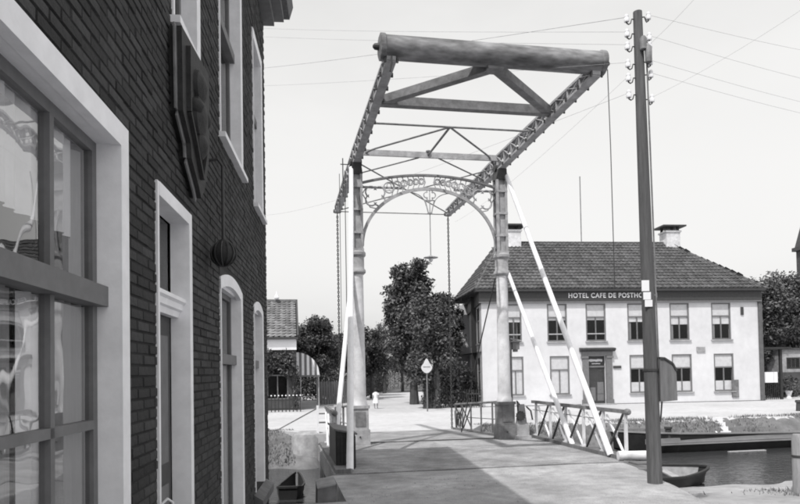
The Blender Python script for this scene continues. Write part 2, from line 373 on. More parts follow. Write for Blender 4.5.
# balance beams: lattice trusses
def hz(v): return .16+.20*max(0, 1-abs(v)/5.2)
BZ = 6.86
V0, V1 = -5.05, 5.05
for s in (-1, 1):
    x = s*S
    d = MB(); n_ = 20
    for sg in (-1, 1):
        for i in range(n_):
            va, vb = V0+(V1-V0)*i/n_, V0+(V1-V0)*(i+1)/n_
            d.bar((x,va,BZ+sg*hz(va)/2), (x,vb,BZ+sg*hz(vb)/2), .17, .045)
    bm_ = d.build('balance_beam', M['iron_light'], br)
    for i in range(n_):
        va, vb = V0+(V1-V0)*i/n_, V0+(V1-V0)*(i+1)/n_; d = MB()
        for e in (-.062, .062):
            d.bar((x+e,va,BZ-hz(va)/2), (x+e,vb,BZ+hz(vb)/2), .014, .05, (1,0,0)); d.bar((x+e*.8,va,BZ+hz(va)/2), (x+e*.8,vb,BZ-hz(vb)/2), .014, .05, (1,0,0))
        d.bar((x,va,BZ-hz(va)/2), (x,va,BZ+hz(va)/2), .15, .03)
        d.build('lattice', M['iron_light'], bm_)
        for e in (-.1, .1): MB().lathe([(.022,-.035),(.022,.035)], (x+e,va,BZ-hz(va)/2), 6).build('bolt', M['iron_dark'], bm_)
    d = MB(); d.lathe([(.05,-.12),(.07,-.06),(.07,.06),(.05,.12)], (x,V1+.02,BZ-.05), 10, axis='x'); d.build('beam_shoe', M['iron_dark'], br)
# counterweight
CZ = BZ+.16
d = MB(); d.lathe([(.16,-1.99),(.215,-1.97),(.215,-1.90),(.195,-1.88),(.195,1.88),(.215,1.90),(.215,1.97),(.16,1.99)], (0,-4.98,CZ), 28, axis='x')
cw = d.build('counterweight', M['counter'], br, True)
for s in (-1, 1):
    d = MB(); d.lathe([(.06,0),(.05,.07),(.02,.10)], (0,0,0), 10, axis='x')
    for i, p in enumerate(d.v): d.v[i] = (s*(1.99+p[0]), -4.98+p[1], CZ+p[2])
    d.build('end_pin', M['iron_dark'], cw)
d = MB(); d.tube([(2.05,-4.98,CZ-.1),(2.07,-4.98,CZ-1.5),(2.09,-4.96,3.1)], .008, 5); d.build('pull_rope', M['rope'], br)
d = MB(); d.tube([(-1.80,-5.1,CZ-.2),(-1.81,-5.12,CZ-.33),(-1.83,-5.12,CZ-.46)], .016, 6); d.build('pull_rope', M['rope'], br)
d = MB(); d.bar((-S,-3.25,BZ), (S,-3.25,BZ), .16, .17); d.build('cross_beam', M['iron_mid'], br)
for s in (-1, 1):
    d = MB(); d.bar((s*1.66,-3.28,BZ), (s*.06,-4.86,CZ-.16), .15, .15); d.build('strut', M['iron_mid'], br)
d = MB(); d.box(-.14, .14, -5.02, -4.78, CZ-.235, CZ-.18); d.build('strut_plate', M['iron_mid'], br)
# cross ties
d = MB(); d.bar((-S,0,BZ+.12), (S,0,BZ+.12), .05, .14); d.build('cross_beam', M['iron_light'], br)
d = MB(); d.tube([(-S,-2.25,BZ-.05)]+bez((-S+.04,-2.22,BZ), (-S+.12,-2.0,BZ+.05), (-S+.35,-2.0,BZ+.06), 6)+bez((S-.35,-2.0,BZ+.06), (S-.12,-2.0,BZ+.05), (S-.04,-2.22,BZ), 6)+[(S,-2.25,BZ-.05)], .022, 8); d.build('tie_rod', M['iron_mid'], br)
for s in (-1, 1):
    d = MB(); d.tube([(s*S,-1.75,BZ)]+bez((s*S,-1.75,BZ), (s*(S-.12),-1.95,BZ+.05), (s*(S-.35),-2.0,BZ+.06), 6), .02, 6); d.build('tie_rod', M['iron_mid'], br)
    d = MB(); d.tube([(0,-2.0,BZ+.06)]+bez((s*1.35,-.25,BZ+.14), (s*1.62,.02,BZ+.13), (s*S,.35,BZ-.05), 6), .022, 8); d.build('brace', M['iron_mid'], br)
    d = MB(); d.tube([(s*S,.02,BZ-.1), (-s*S,V1-.1,BZ-.06)], .018, 8); d.build('brace', M['iron_mid'], br)
    d = MB(); d.tube([(s*.25,.0,BZ+.05), (s*(S-.05),1.1,BZ-.1)], .018, 8); d.build('brace', M['iron_mid'], br)
d = MB(); d.tube([(0,-2.0,BZ+.06),(-.02,-.02,BZ+.12)], .026, 8); d.lathe([(.06,0),(.06,.03)], (-.02,-.03,BZ+.19), 8); d.build('strut', M['iron_mid'], br)
d = MB(); d.tube([(-S,V1-.03,BZ-.07),(S,V1-.03,BZ-.07)], .016, 8); d.build('tie_rod', M['iron_mid'], br)
# chains from the beam ends to the leaf
for s in (-1, 1):
    d = MB(); x = s*S; z = BZ-.12; k = 0
    while z > -.12:
        a = k % 2; w_ = .024; h = .085
        pts = [(x+(w_*math.cos(t) if a else 0), V1+(0 if a else w_*math.cos(t)), z-.055+h*.56*math.sin(t)) for t in [i*math.pi/3 for i in range(6)]]
        d.tube(pts, .014, 4, True); z -= .066; k += 1
    o = d.build('chain', M['iron_dark'], br)
# portal arch with tracery (plane v = 0)
ar = None
d = MB(); HW = 1.67
top = lambda u: 6.24+.24*(1-(u/HW)**2)
low = lambda u: 4.72+1.43*math.sqrt(max(0, 1-(u/HW)**2))
pts = [(-HW+2*HW*i/28, 0, top(-HW+2*HW*i/28)) for i in range(29)]
for a, b_ in zip(pts, pts[1:]): d.bar(a, b_, .09, .045)
ar = d.build('portal_arch', M['iron_mid'], br)
d = MB(); pts = [(-HW*math.cos(t), 0, 4.72+1.43*math.sin(t)) for t in [math.pi*i/40 for i in range(41)]]
for a, b_ in zip(pts, pts[1:]): d.bar(a, b_, .075, .04, (0,1,0))
d.build('arch_ring', M['iron_light'], ar)
d = MB(); d.bar((-HW,.03,6.15), (-.62,.03,6.15), .03, .05); d.bar((HW,.03,6.15), (.62,.03,6.15), .03, .05); d.build('arch_rail', M['iron_light'], ar)
def foil(cu, cz, r, n_=4, ph=0., rt=.017):
    pts = []
    for k in range(n_):
        a0 = ph+2*math.pi*k/n_; c = (cu+.52*r*math.cos(a0), cz+.52*r*math.sin(a0))
        for i in range(9):
            t = a0-math.pi*.62+math.pi*1.24*i/8; pts.append((c[0]+.5*r*math.cos(t), 0, c[1]+.5*r*math.sin(t)))
    return MB().tube(pts, rt, 6, True)
def ring(cu, cz, r, rt=.016): return MB().tube([(cu+r*math.cos(t), 0, cz+r*math.sin(t)) for t in [2*math.pi*i/16 for i in range(16)]], rt, 6, True)
for s in (-1, 1):
    foil(s*1.34, 5.93, .27, 4, math.pi/4, .02).build('quatrefoil', M['iron_light'], ar)
    for cu, r in ((1.0, .13), (.80, .095), (.63, .08), (.48, .072), (.34, .07), (.20, .07)):
        c = (top(cu)+low(cu))/2; rr = min(r, (top(cu)-low(cu))/2-.01)
        ring(s*cu, c+.02, rr, .015).build('tracery_ring', M['iron_light'], ar)
        foil(s*cu, c+.02, rr*.8, 3, math.pi/2 if cu > .5 else -math.pi/2, .011).build('trefoil', M['iron_light'], ar)
    d = MB(); 
    for i in range(7):
        cu = .94-.13*i; d.tube([(s*cu,0,top(cu)), (s*(cu-.06),0,(top(cu)+low(cu-.06))/2), (s*(cu+.01),0,low(cu+.01))], .012, 5)
    d.build('scroll', M['iron_light'], ar)
    # knots where the tracery meets the column, and hanging curve beside the pendant
    d = MB(); d.tube([(s*HW,0,6.2),(s*(HW-.10),0,6.12),(s*(HW-.02),0,5.98)], .014, 6); d.tube([(s*(HW-.02),0,5.98),(s*(HW-.2),0,5.66),(s*(HW-.42),0,5.62)], .014, 6); d.build('scroll', M['iron_light'], ar)
    d = MB(); d.tube(bez((s*.09,0,5.74), (s*.14,0,6.03), (s*.52,0,6.06), 10), .013, 6); d.build('scroll', M['iron_light'], ar)
d = MB(); d.tube([(-.11,0,5.86),(-.045,0,5.58)], .014, 6); d.tube([(.11,0,5.86),(.045,0,5.58)], .014, 6); d.tube([(0,0,6.15),(0,0,5.56)], .012, 6); d.bar((-.12,0,5.87), (.12,0,5.87), .03, .02); d.box(-.055, .055, -.03, .03, 5.54, 5.575)
pd = d.build('pendant', M['iron_light'], ar)
foil(0, 6.0, .145, 4, 0, .014).build('quatrefoil', M['iron_light'], ar)
# hanging lamp (a thing that hangs from the arch)
hl = thing('hanging_lamp', uv(0, 0, 4.42), A, 'small lamp with flat disc shade hanging on a rod from the bridge arch', 'lamp')
MB().tube([(0,0,.1),(0,0,1.12)], .010, 6).build('rod', M['iron_mid'], hl)
MB().lathe([(.02,.11),(.05,.09),(.175,.055),(.18,.045),(.06,.04)], n=20).build('shade', M['iron_light'], hl, True)
MB().lathe([(.02,-.06),(.05,-.03),(.055,.02),(.03,.045)], n=12).build('bulb', M['porcelain'], hl, True)
# stays
for s in (-1, 1):
    d = MB(); d.tube([(s*(S+.12),-.12,6.55), (s*2.5,-3.9 if s > 0 else -4.32,.06)], [.05, .062], 10); d.build('stay', M['white_paint'], br, True)
    d = MB(); d.tube([(s*(S+.14),-.08,4.1), (s*2.58,-2.1,.06)], [.045, .058], 10); d.build('stay', M['white_paint'], br, True)
# near railings
RU = 2.58
PS = {1: [-.10, -.95, -1.80, -2.65, -3.50, -4.34], -1: [-.10, -.82, -1.55, -2.25]}
def railing(s, bar_d, bar_w):
    x = s*RU; posts = PS[s]; ve = posts[-1]-.08
    d = MB(); d.bar((x,.12,.90), (x,ve,.90), .075, .07); d.lathe([(.03,-.05),(.06,-.02),(.06,.04),(.03,.08)], (x,ve,.90), 10, axis='y')
    rl = d.build('railing', M['iron_mid'], br)
    d = MB(); d.bar((x,.1,.70), (x,ve+.05,.70), .02, .02); d.build('rail', M['iron_light'], rl)
    for v in posts:
        d = MB(); d.bar((x,v,.085), (x,v,.87), .05, .05, (0,1,0)); d.bar((x,v,.085), (x,v,.11), .12, .12, (0,1,0)); d.build('post', M['old_white'], rl)
    for v0, v1 in zip(posts, posts[1:]):
        MB().bar((x-s*.03,v1+.03,.86), (x-s*.03,v0-.18,.10), .03, .035, (1,0,0)).build('brace', bar_d, rl)
        MB().bar((x+s*.03,v0-.08,.80), (x+s*.03,v1+.12,.10), .03, .035, (1,0,0)).build('brace', bar_w, rl)
        MB().lathe([(.05,-.02),(.05,.02)], (x,(v0+v1)/2-.05,.48), 8, axis='x').build('boss', M['old_white'], rl)
railing(1, M['iron_dark'], M['white_paint']); railing(-1, M['iron_mid'], M['white_paint'])
# leaf railings
for s in (-1, 1):
    x = s*1.95; zz = lambda v: -.04*(v-.2)
    d = MB(); d.tube([(x,.25,.92),(x,5.15,.62)], .03, 8); rl = d.build('railing', M['iron_mid'], br)
    for v in (.4, 1.4, 2.4, 3.4, 4.3, 5.1):
        MB().bar((x,v,zz(v)), (x,v,.93-.0612*(v-.25)), .04, .04, (0,1,0)).build('post', M['iron_mid'], rl)
    for v0, v1 in ((3.4, 4.3), (4.3, 5.1)):
        MB().bar((x,v0,.05-.04*v0+.1), (x,v1,.56), .025, .03, (1,0,0)).build('brace', M['iron_dark'], rl)
        MB().bar((x+.02,v0,.68), (x+.02,v1,-.08), .025, .03, (1,0,0)).build('brace', M['iron_dark'], rl)
    MB().tube([(x,.3,.45),(x,5.12,.22)], .012, 6).build('rail', M['iron_mid'], rl)
    d = MB()
    for k in range(14): d.tube([(x+random.uniform(-.04,.04), 4.45+.05*k, -.12+.03*(k % 4)), (x+random.uniform(-.05,.05), 4.45+.05*k+random.uniform(-.2,.2), .2+.3*random.random())], .012, 5)
    d.build('railing_lattice', M['iron_dark'], rl)
MB().tube([(S-.12,.15,4.0),(S-.35,1.2,1.9),(S-.55,2.0,.02)], .018, 6).build('rope', M['rope'], br)
MB().tube([(-S-.24,.25,6.6),(-S-.25,.2,.1)], .010, 5).build('rope', M['rope'], br)
MB().tube([(-S-.30,1.0,6.75),(-S-.31,1.0,0.0)], .008, 5).build('rope', M['rope'], br)
d = MB(); d.tube([(-S-.27,.4,6.0),(-S-.27,.4,6.95)], .014, 6); d.tube([(-S-.33,.4,6.8),(-S-.12,.4,6.8)], .012, 6); d.build('guide_rod', M['iron_dark'], br)
# white round fender timber at the foot of the right-hand railing
MB().tube([(2.42,-4.32,.10),(3.05,-4.44,.10)], .085, 12).build('fender_timber', M['old_white'], br, True)
MB().box(2.55, 3.0, -4.75, -4.45, -.25, .005).build('bearing_block', M['stone_dark'], br)
# winch on the right pylon
wn = MB(); wn.box(1.98, 2.36, -.32, .05, .0125, .10).box(2.02, 2.32, -.28, .0, .10, .36); wn = wn.build('winch', M['iron_light'], br)
d = MB(); d.add([(2.02,-.2,.36),(2.30,-.2,.36),(2.24,-.2,.86),(2.10,-.2,.86),(2.02,-.14,.36),(2.30,-.14,.36),(2.24,-.14,.86),(2.10,-.14,.86)], [(0,1,2,3),(7,6,5,4),(0,4,5,1),(1,5,6,2),(2,6,7,3),(3,7,4,0)]); d.build('winch_frame', M['iron_light'], wn)
d = MB(); gp = []
for i in range(48):
    a = 2*math.pi*i/48; r = .12 if i % 4 < 2 else .10; gp.append((2.12+r*math.cos(a), .58+r*math.sin(a)))
d.prism(gp, lambda a, b_, c: (a, c, b_), -.27, -.21); d.build('gear', M['iron_dark'], wn)
d = MB(); d.tube([(2.28,-.22,.80),(2.36,-.30,.70),(2.40,-.30,.48)], .02, 6); d.tube([(2.10,-.22,.86),(2.03,-.25,.95),(2.05,-.25,.70)], .018, 6); d.build('crank', M['iron_dark'], wn)
# little landing rail on the left of the left pylon, and its guy
lr = MB().bar((-2.5,5.5,.62), (-1.9,5.5,.62), .05, .05).build('landing_rail', M['wood_light'], br)
MB().bar((-2.45,5.5,.42), (-1.9,5.5,.42), .04, .04).build('rail', M['wood_grey'], lr)
MB().bar((-2.45,5.5,.14), (-1.9,5.5,.14), .04, .05).build('rail', M['wood_grey'], lr)
for u, m in ((-2.48, 'white_paint'), (-1.93, 'old_white')): MB().bar((u,5.5,-.4), (u,5.5,.68), .07, .07, (0,1,0)).build('post', M[m], lr)
MB().tube([(-2.48,5.5,.6),(-3.75,8.2,-.28)], .02, 6).build('guy_rod', M['iron_mid'], lr)
for u, m in ((-2.8, 'old_white'), (-2.66, 'wood_grey'), (-2.72, 'wood_grey')):
    MB().bar((u,-1.1-(u+2.8)*4,-1.5), (u+.03,-1.0-(u+2.8)*4,.0), .09, .09, (0,1,0)).build('pile', M[m], br)
# dark boarded locker inside the left railing
lk = thing('bridge_locker', uv(-2.53, -3.20, .0125), A, 'dark tarred wooden locker with sloping lid inside the left bridge railing', 'locker')
MB().add([(-.17,-.7,0),(.17,-.7,0),(.17,.8,0),(-.17,.8,0),(-.17,-.7,.68),(.17,-.7,.60),(.17,.8,.60),(-.17,.8,.68)], [(3,2,1,0),(4,5,6,7),(0,1,5,4),(1,2,6,5),(2,3,7,6),(3,0,4,7)]).build('box', M['wood_dark'], lk)
MB().add([(-.20,-.73,.684),(.21,-.73,.594),(.21,.83,.594),(-.20,.83,.684),(-.20,-.73,.714),(.21,-.73,.624),(.21,.83,.624),(-.20,.83,.714)], [(3,2,1,0),(4,5,6,7),(0,1,5,4),(1,2,6,5),(2,3,7,6),(3,0,4,7)]).build('lid', M['wood_grey'], lk)
for k in range(5): MB().box(-.15+.062*k, -.095+.062*k, -.712, -.70, .02, .58).build('plank', M['wood_dark'], lk)
for k in range(6): MB().box(.17, .182, -.69+.25*k, -.45+.25*k, .02, .57).build('plank', M['wood_dark'], lk)

# ------------------------------------------------------------------ brick house on the left
HA = R(5.3); HN = Vector((math.cos(HA), math.sin(HA), 0)); HD = Vector((-math.sin(HA), math.cos(HA), 0))
house = thing('brick_house', HN*-1.1, HA, 'dark brick house with white window frames along the left of the picture', 'house')
T_END, Z_TOP = 10.02, 7.15
def arch_top(t0, t1, z, rise): return lambda t: z-rise*(2*(t-(t0+t1)/2)/(t1-t0))**2
OPEN = [  # name, t0, t1, z0, z1, rise of the arched head
 ('w1', 1.05, 3.47, .55, 2.98, 0), ('door', 4.02, 4.92, 0.0, 2.89, 0), ('w2', 6.10, 7.44, .20, 2.70, .09), ('w3', 8.45, 9.42, .20, 2.68, .09),
 ('u1', 4.45, 5.29, 4.12, 6.3, 0), ('u2', 6.18, 7.60, 3.98, 6.3, 0), ('u3', 8.62, 9.60, 3.95, 6.3, 0)]
wm_ = MB(); T0w, Zb = -6.0, -1.8
ts = sorted({T0w, T_END}|{o[1] for o in OPEN}|{o[2] for o in OPEN}); zs = sorted({Zb, Z_TOP}|{o[3] for o in OPEN}|{o[4] for o in OPEN})
for a, b_ in zip(ts, ts[1:]):
    for c, e in zip(zs, zs[1:]):
        tm, zm = (a+b_)/2, (c+e)/2
        if any(o[1] < tm < o[2] and o[3] < zm < o[4] for o in OPEN): continue
        wm_.add([(0,a,c),(0,b_,c),(0,b_,e),(0,a,e)], [(0,1,2,3)])
for _, t0, t1, z0, z1, r in OPEN:
    wm_.add([(0,t0,z0),(0,t1,z0),(0,t1,z1),(0,t0,z1),(-.3,t0,z0),(-.3,t1,z0),(-.3,t1,z1),(-.3,t0,z1)], [(0,1,5,4),(1,2,6,5),(2,3,7,6),(3,0,4,7)])
wm_.add([(0,T_END,Zb),(-8,T_END,Zb),(-8,T_END,Z_TOP),(0,T_END,Z_TOP)], [(0,1,2,3)]); wm_.add([(0,T0w,Zb),(-8,T0w,Zb),(-8,T0w,Z_TOP),(0,T0w,Z_TOP)], [(0,1,2,3)])
wm_.add([(-8,T0w,Zb),(-8,T_END,Zb),(-8,T_END,Z_TOP),(-8,T0w,Z_TOP)], [(0,1,2,3)])
for z in (0.0, 3.5): wm_.add([(-.31,T0w,z),(-7.9,T0w,z),(-7.9,T_END-.02,z),(-.31,T_END-.02,z)], [(0,1,2,3)])
wall = wm_.build('wall', M['mortar'], house)
# bricks: running bond, nearest 300 as objects, the rest joined
BL, BH, J = .205, .052, .010
bricks = []; zrow = 0; z = -.9
def blocked(t0, t1, z0, z1):
    for _, a, b_, c, e, r in OPEN:
        if t1 > a-.004 and t0 < b_+.004 and z1 > c-.004 and z0 < e+.004: return True
    return False
while z < Z_TOP-.07:
    t = 1.5+(.107 if zrow % 2 else 0)
    while t < T_END-.02:
        t1 = min(t+BL, T_END)
        if t1-t > .05:
            segs = [(t, t1)]
            for _, a, b_, c, e, r in OPEN:
                if z+BH > c-.006 and z < e+.006:
                    ns = []
                    for x0, x1 in segs:
                        if x1 < a-.004 or x0 > b_+.004: ns.append((x0, x1)); continue
                        if x0 < a-.03: ns.append((x0, a-.006))
                        if x1 > b_+.03: ns.append((b_+.006, x1))
                    segs = ns
            for x0, x1 in segs:
                if x1-x0 > .035: bricks.append((x0, x1, z))
        t = t+BL+J
    z += BH+J; zrow += 1
def vis_size(b_):
    t, zz = (b_[0]+b_[1])/2, b_[2]+.026
    p = Vector((0,0,0))+HN*-1.1+HD*t+Vector((0,0,zz)); c = CM.inverted() @ p
    if c.z > -.3: return 0
    px = 400+F_PX*c.x/-c.z; py = 252+SH_PX-F_PX*c.y/-c.z
    if not (-5 < px < 800 and -5 < py < 509): return 0
    return (b_[1]-b_[0])*1.1/(t*t+1.21)**1.5
bricks.sort(key=vis_size, reverse=True)
def brick_shape(mb, x0, x1, z0, cx, cz, pr):
    e = .004
    mb.add([(.0005,x0-cx,z0-cz),(.0005,x1-cx,z0-cz),(.0005,x1-cx,z0+BH-cz),(.0005,x0-cx,z0+BH-cz),(pr,x0+e-cx,z0+e-cz),(pr,x1-e-cx,z0+e-cz),(pr,x1-e-cx,z0+BH-e-cz),(pr,x0+e-cx,z0+BH-e-cz)],
        [(4,5,6,7),(0,1,5,4),(1,2,6,5),(2,3,7,6),(3,0,4,7)])
cache = {}
for x0, x1, z0 in bricks[:300]:
    key = (round(x1-x0, 2), random.randrange(3))
    if key not in cache:
        mb = MB(); hw = (x1-x0)/2; brick_shape(mb, -hw, hw, -BH/2, 0, 0, .005+.003*key[1]); cache[key] = mb.mesh('brick', M['brick_one'])
    link('brick', cache[key], wall, loc=(0, (x0+x1)/2, z0+BH/2))
mb = MB()
for x0, x1, z0 in bricks[300:]: brick_shape(mb, x0, x1, z0, 0, 0, random.choice((.005, .008, .011)))
mb.build('brick_course', M['brick'], wall, kind='stuff')
# end wall bricks stay plain (turned away from the photograph)
def frame_face(t0, t1, z0, z1, wd, rise, x0, x1, mb):   # flat architrave round an opening, optional arched head
    mb.box(x0, x1, t1-wd, t1, z0, z1-rise-.02 if rise else z1); mb.box(x0, x1-.004, t0, t0+.035, z0, z1-rise-.02 if rise else z1)
    if rise:
        n_ = 10; f = arch_top(t0, t1, z1, rise)
        up = [(t0+(t1-t0)*i/n_, f(t0+(t1-t0)*i/n_)) for i in range(n_+1)]; dn = [(t, zz-wd*.95) for t, zz in reversed(up)]
        mb.prism(up+dn, lambda a, b_, c: (c, a, b_), x0, x1-.002)
    else: mb.box(x0, x1, t0+.035, t1-wd, z1-wd, z1)
def fill_arch(t0, t1, z1, rise):               # brick spandrel between square opening and arched frame
    n_ = 10; f = arch_top(t0, t1, z1, rise); up = [(t0+(t1-t0)*i/n_, f(t0+(t1-t0)*i/n_)) for i in range(n_+1)]
    mb = MB(); mb.prism([(t0, z1+.001), (t1, z1+.001)]+list(reversed(up)), lambda a, b_, c: (c, a, b_), -.05, .009); return mb
def win(t0, t1, z0, z1, rise, depth, sash_z=None, mullion=True, low_bar=None, fm='white_paint', gl='glass', net=None, wd=.10, sash='grey_paint'):
    mb = MB(); frame_face(t0, t1, z0, z1, wd, rise, -.03, .022, mb)
    wn_ = mb.build('window', M[fm], house)
    mb = MB(); iz1 = z1-wd*.95-rise*.4                                    # inner reveal boards
    mb.box(-depth, -.03, t1-wd, t1-wd+.05, z0, iz1+.02); mb.box(-depth, -.03, t0+.002, t0+.035, z0, iz1+.02); mb.box(-depth, -.03, t0+.035, t1-wd, iz1, iz1+.05)
    mb.build('reveal', M[fm], wn_)
    a, b_ = t0+.035, t1-wd; x = -depth
    mb = MB(); sw = .055
    mb.box(x-.045, x, a, a+sw, z0, iz1); mb.box(x-.045, x, b_-sw, b_, z0, iz1); mb.box(x-.045, x, a+sw, b_-sw, iz1-sw, iz1); mb.box(x-.045, x, a+sw, b_-sw, z0, z0+.08)
    mb.build('sash', M[sash], wn_)
    if sash_z:
        mb = MB(); mb.box(x-.05, x+.055, a, b_, sash_z-.05, sash_z+.05); mb.build('transom', M['grey_paint'], wn_)
    if mullion:
        for c in ([(a+b_)/2] if mullion is True else mullion):
            mb = MB(); mb.box(x-.04, x+.004, c-.02, c+.02, z0+.08, iz1-sw); mb.build('mullion', M[sash], wn_)
    if low_bar:
        mb = MB(); mb.box(x-.035, x+.004, a+sw, b_-sw, low_bar-.022, low_bar+.022); mb.build('glazing_bar', M[sash], wn_)
    mb = MB(); mb.add([(x-.02,a,z0),(x-.02,b_,z0),(x-.02,b_,iz1),(x-.02,a,iz1)], [(0,1,2,3)]); mb.build('pane', M[gl], wn_)
    if net:
        for n0, n1, zz0, zz1, mm in net:
            mb = MB(); k = max(6, int((n1-n0)/.02)); vv = []
            for i in range(k+1):
                t = n0+(n1-n0)*i/k; dx = x-.06+.014*math.sin(t*60)+.008*math.sin(t*23); vv += [(dx,t,zz0),(dx,t,zz1)]
            mb.add(vv, [(2*i,2*i+2,2*i+3,2*i+1) for i in range(k)]); mb.build('curtain', M[mm], wn_, True)
    return wn_
win(1.05, 3.47, .55, 2.98, 0, .10, 2.10, [1.72, 2.84], 1.47, gl='glass_old', wd=.115, net=[(3.02, 3.33, .6, 2.05, 'net'), (1.1, 2.62, .6, 2.05, 'net'), (3.22, 3.33, 2.1, 2.8, 'net'), (1.15, 3.20, 2.36, 2.85, 'curtain'), (2.66, 2.98, 1.1, 2.05, 'curtain')])  # white curtain pieces stand in for the bright sky reflection in these panes
w2 = win(6.10, 7.44, .20, 2.70, .09, .09, 1.86, True, None, net=[(6.2, 7.3, .3, 1.8, 'net')], wd=.12); fill_arch(6.10, 7.44, 2.70, .09).build('arch_brickwork', M['brick'], wall)
w3 = win(8.45, 9.42, .20, 2.68, .09, .09, 1.84, True, None, net=[(8.5, 9.3, .3, 1.8, 'net')], wd=.12); fill_arch(8.45, 9.42, 2.68, .09).build('arch_brickwork', M['brick'], wall)
for t0, t1, w_ in ((8.30, 9.62, w3), (5.98, 7.56, w2)):
    MB().add([(0.01,t0,.02),(.12,t0,.02),(.12,t1,.02),(.01,t1,.02),(.01,t0,.19),(.12,t0,.12),(.12,t1,.12),(.01,t1,.19)], [(3,2,1,0),(4,5,6,7),(0,1,5,4),(1,2,6,5),(2,3,7,6),(3,0,4,7)]).build('sill', M['stone_dark'], w_)
for (_, t0, t1, z0, z1, r), nm in zip(OPEN[4:], 'abc'):
    w_ = win(t0, t1, z0, z1, 0, .10, 5.3, True, None, wd=.13, net=[(t0+.05, t0+.4, z0+.1, 5.2, 'net')])
    MB().box(-.03, .07, t0-.04, t1+.04, z0-.05, z0+.0).build('sill', M['white_paint'], w_)
# doorway
dz0, dz1, a, b_ = 0, 2.89, 4.02, 4.92
mb = MB(); frame_face(a, b_, dz0, dz1, .085, 0, -.03, .022, mb); dr = mb.build('doorway', M['white_paint'], house)
mb = MB(); mb.box(-.115, -.03, b_-.085, b_-.03, dz0, dz1-.06); mb.box(-.115, -.03, a+.002, a+.034, dz0, dz1-.06); mb.box(-.115, -.03, a+.035, b_-.085, dz1-.085, dz1-.04); mb.build('reveal', M['white_paint'], dr)
mb = MB(); mb.prism([(-.115,2.12),(-.06,2.12),(-.05,2.16),(-.03,2.17),(-.025,2.21),(-.005,2.225),(-.005,2.25),(-.115,2.27)], lambda p, q, c: (p, c, q), a+.036, b_-.086); mb.build('transom', M['white_paint'], dr)
mb = MB(); mb.box(-.17, -.12, a+.036, b_-.086, 0, 2.12); mb.build('door', M['dark_paint'], dr); dl = [o for o in dr.children if o.name.startswith('door')][0]
for z0, z1 in ((.15, .95), (1.1, 1.98)): MB().box(-.12, -.108, a+.24, b_-.20, z0, z1).build('door_panel', M['grey_paint'], dl)
MB().box(-.12, -.10, a+.06, a+.16, .1, 2.05).build('door_stile', M['iron_light'], dl)
MB().add([(-.125,a+.036,2.27),(-.125,b_-.086,2.27),(-.125,b_-.086,2.80),(-.125,a+.036,2.80)], [(0,1,2,3)]).build('fanlight', M['glass'], dr)
MB().tube([(.02,3.93,.86),(.05,3.93,.95),(.08,3.95,.98),(.10,3.99,.95),(.10,4.0,.80)], .008, 6).build('bell_pull', M['porcelain'], house)
# carved wall plaque beside the upper window
pl = [(4.36,4.02),(5.27,4.10),(5.27,3.5),(5.20,3.34),(5.06,3.12),(4.93,3.02),(4.86,3.08),(4.62,3.22),(4.60,3.32),(4.38,3.46)]
pq = MB().prism(pl, lambda p, q, c: (c, p, q), .002, .09).build('wall_plaque', M['carved'], house)
mb = MB()
for (p, q), (r_, s_) in zip(pl[5:]+pl[:1], pl[6:]+pl[:1]): mb.bar((.05,p,q), (.05,r_,s_), .10, .012, (1,0,0))
mb.build('plaque_edge', M['iron_mid'], pq)
mb = MB()
for p, q in zip([(4.5,3.95),(4.5,3.5),(4.68,3.36),(4.9,3.16)], [(4.5,3.5),(4.68,3.36),(4.9,3.16),(5.05,3.4)]): mb.bar((.10,)+p, (.10,)+q, .03, .04, (1,0,0))
mb.build('plaque_moulding', M['carved'], pq)
for t, z, r in ((4.82,3.80,.13), (4.82,3.58,.16), (4.70,3.62,.06), (4.98,3.62,.07), (4.84,3.38,.10)):
    MB().lathe([(r,0),(r*.95,.03),(r*.6,.06),(r*.1,.075)], (.088,t,z), 12, axis='x').build('carving', M['carved'], pq, True)
# globe lamp on an iron bracket (fixed to the wall)
wl = thing('wall_lamp', house.matrix_world @ Vector((0,0,0)), 0, 'dark round lantern hanging from an iron bracket beside the doorway', 'lamp')
wl.location = HN*-1.1+HD*5.55+Vector((0,0,2.72)); wl.rotation_euler = (0,0,HA)
MB().tube([(.0,0,.78),(.10,0,.80),(.14,0,.74),(.14,0,.10)], .014, 6).build('bracket', M['iron_dark'], wl)
d = MB(); d.lathe([(.02,.12),(.05,.10),(.09,.05),(.105,.0),(.09,-.05),(.05,-.09),(.01,-.10)], (.14,0,0), 14); d.build('globe', M['carved'], wl, True)
for k in range(6):
    t = math.pi*k/6; MB().tube([(.14+.108*math.cos(t)*math.cos(p), .108*math.sin(t)*math.cos(p), .108*math.sin(p)) for p in [2*math.pi*i/16 for i in range(16)]], .006, 4, True).build('cage_bar', M['iron_dark'], wl)
# cornice, gutter, roof, downpipe
mb = MB(); mb.box(-.25, .16, T0w, T_END+.12, Z_TOP-.02, Z_TOP+.10); mb.box(-.25, .30, T0w, T_END+.22, Z_TOP+.10, Z_TOP+.22); mb.build('cornice', M['grey_paint'], house)
mb = MB(); mb.prism([(.10,Z_TOP+.22),(.38,Z_TOP+.22),(.44,Z_TOP+.42),(.40,Z_TOP+.42),(.35,Z_TOP+.26),(.10,Z_TOP+.26)], lambda p, q, c: (p, c, q), T0w, T_END+.36); mb.build('gutter', M['wood_grey'], house)
mb = MB(); mb.add([(.3,T0w,Z_TOP+.3),(.3,T_END+.3,Z_TOP+.3),(-8.3,T_END+.3,Z_TOP+.3),(-8.3,T0w,Z_TOP+.3),(-4,T0w+3,Z_TOP+3.6),(-4,T_END-3.6,Z_TOP+3.6)], [(0,1,5,4),(1,2,5),(2,3,4,5),(3,0,4),(0,3,2,1)]); mb.build('roof', M['roof'], house)

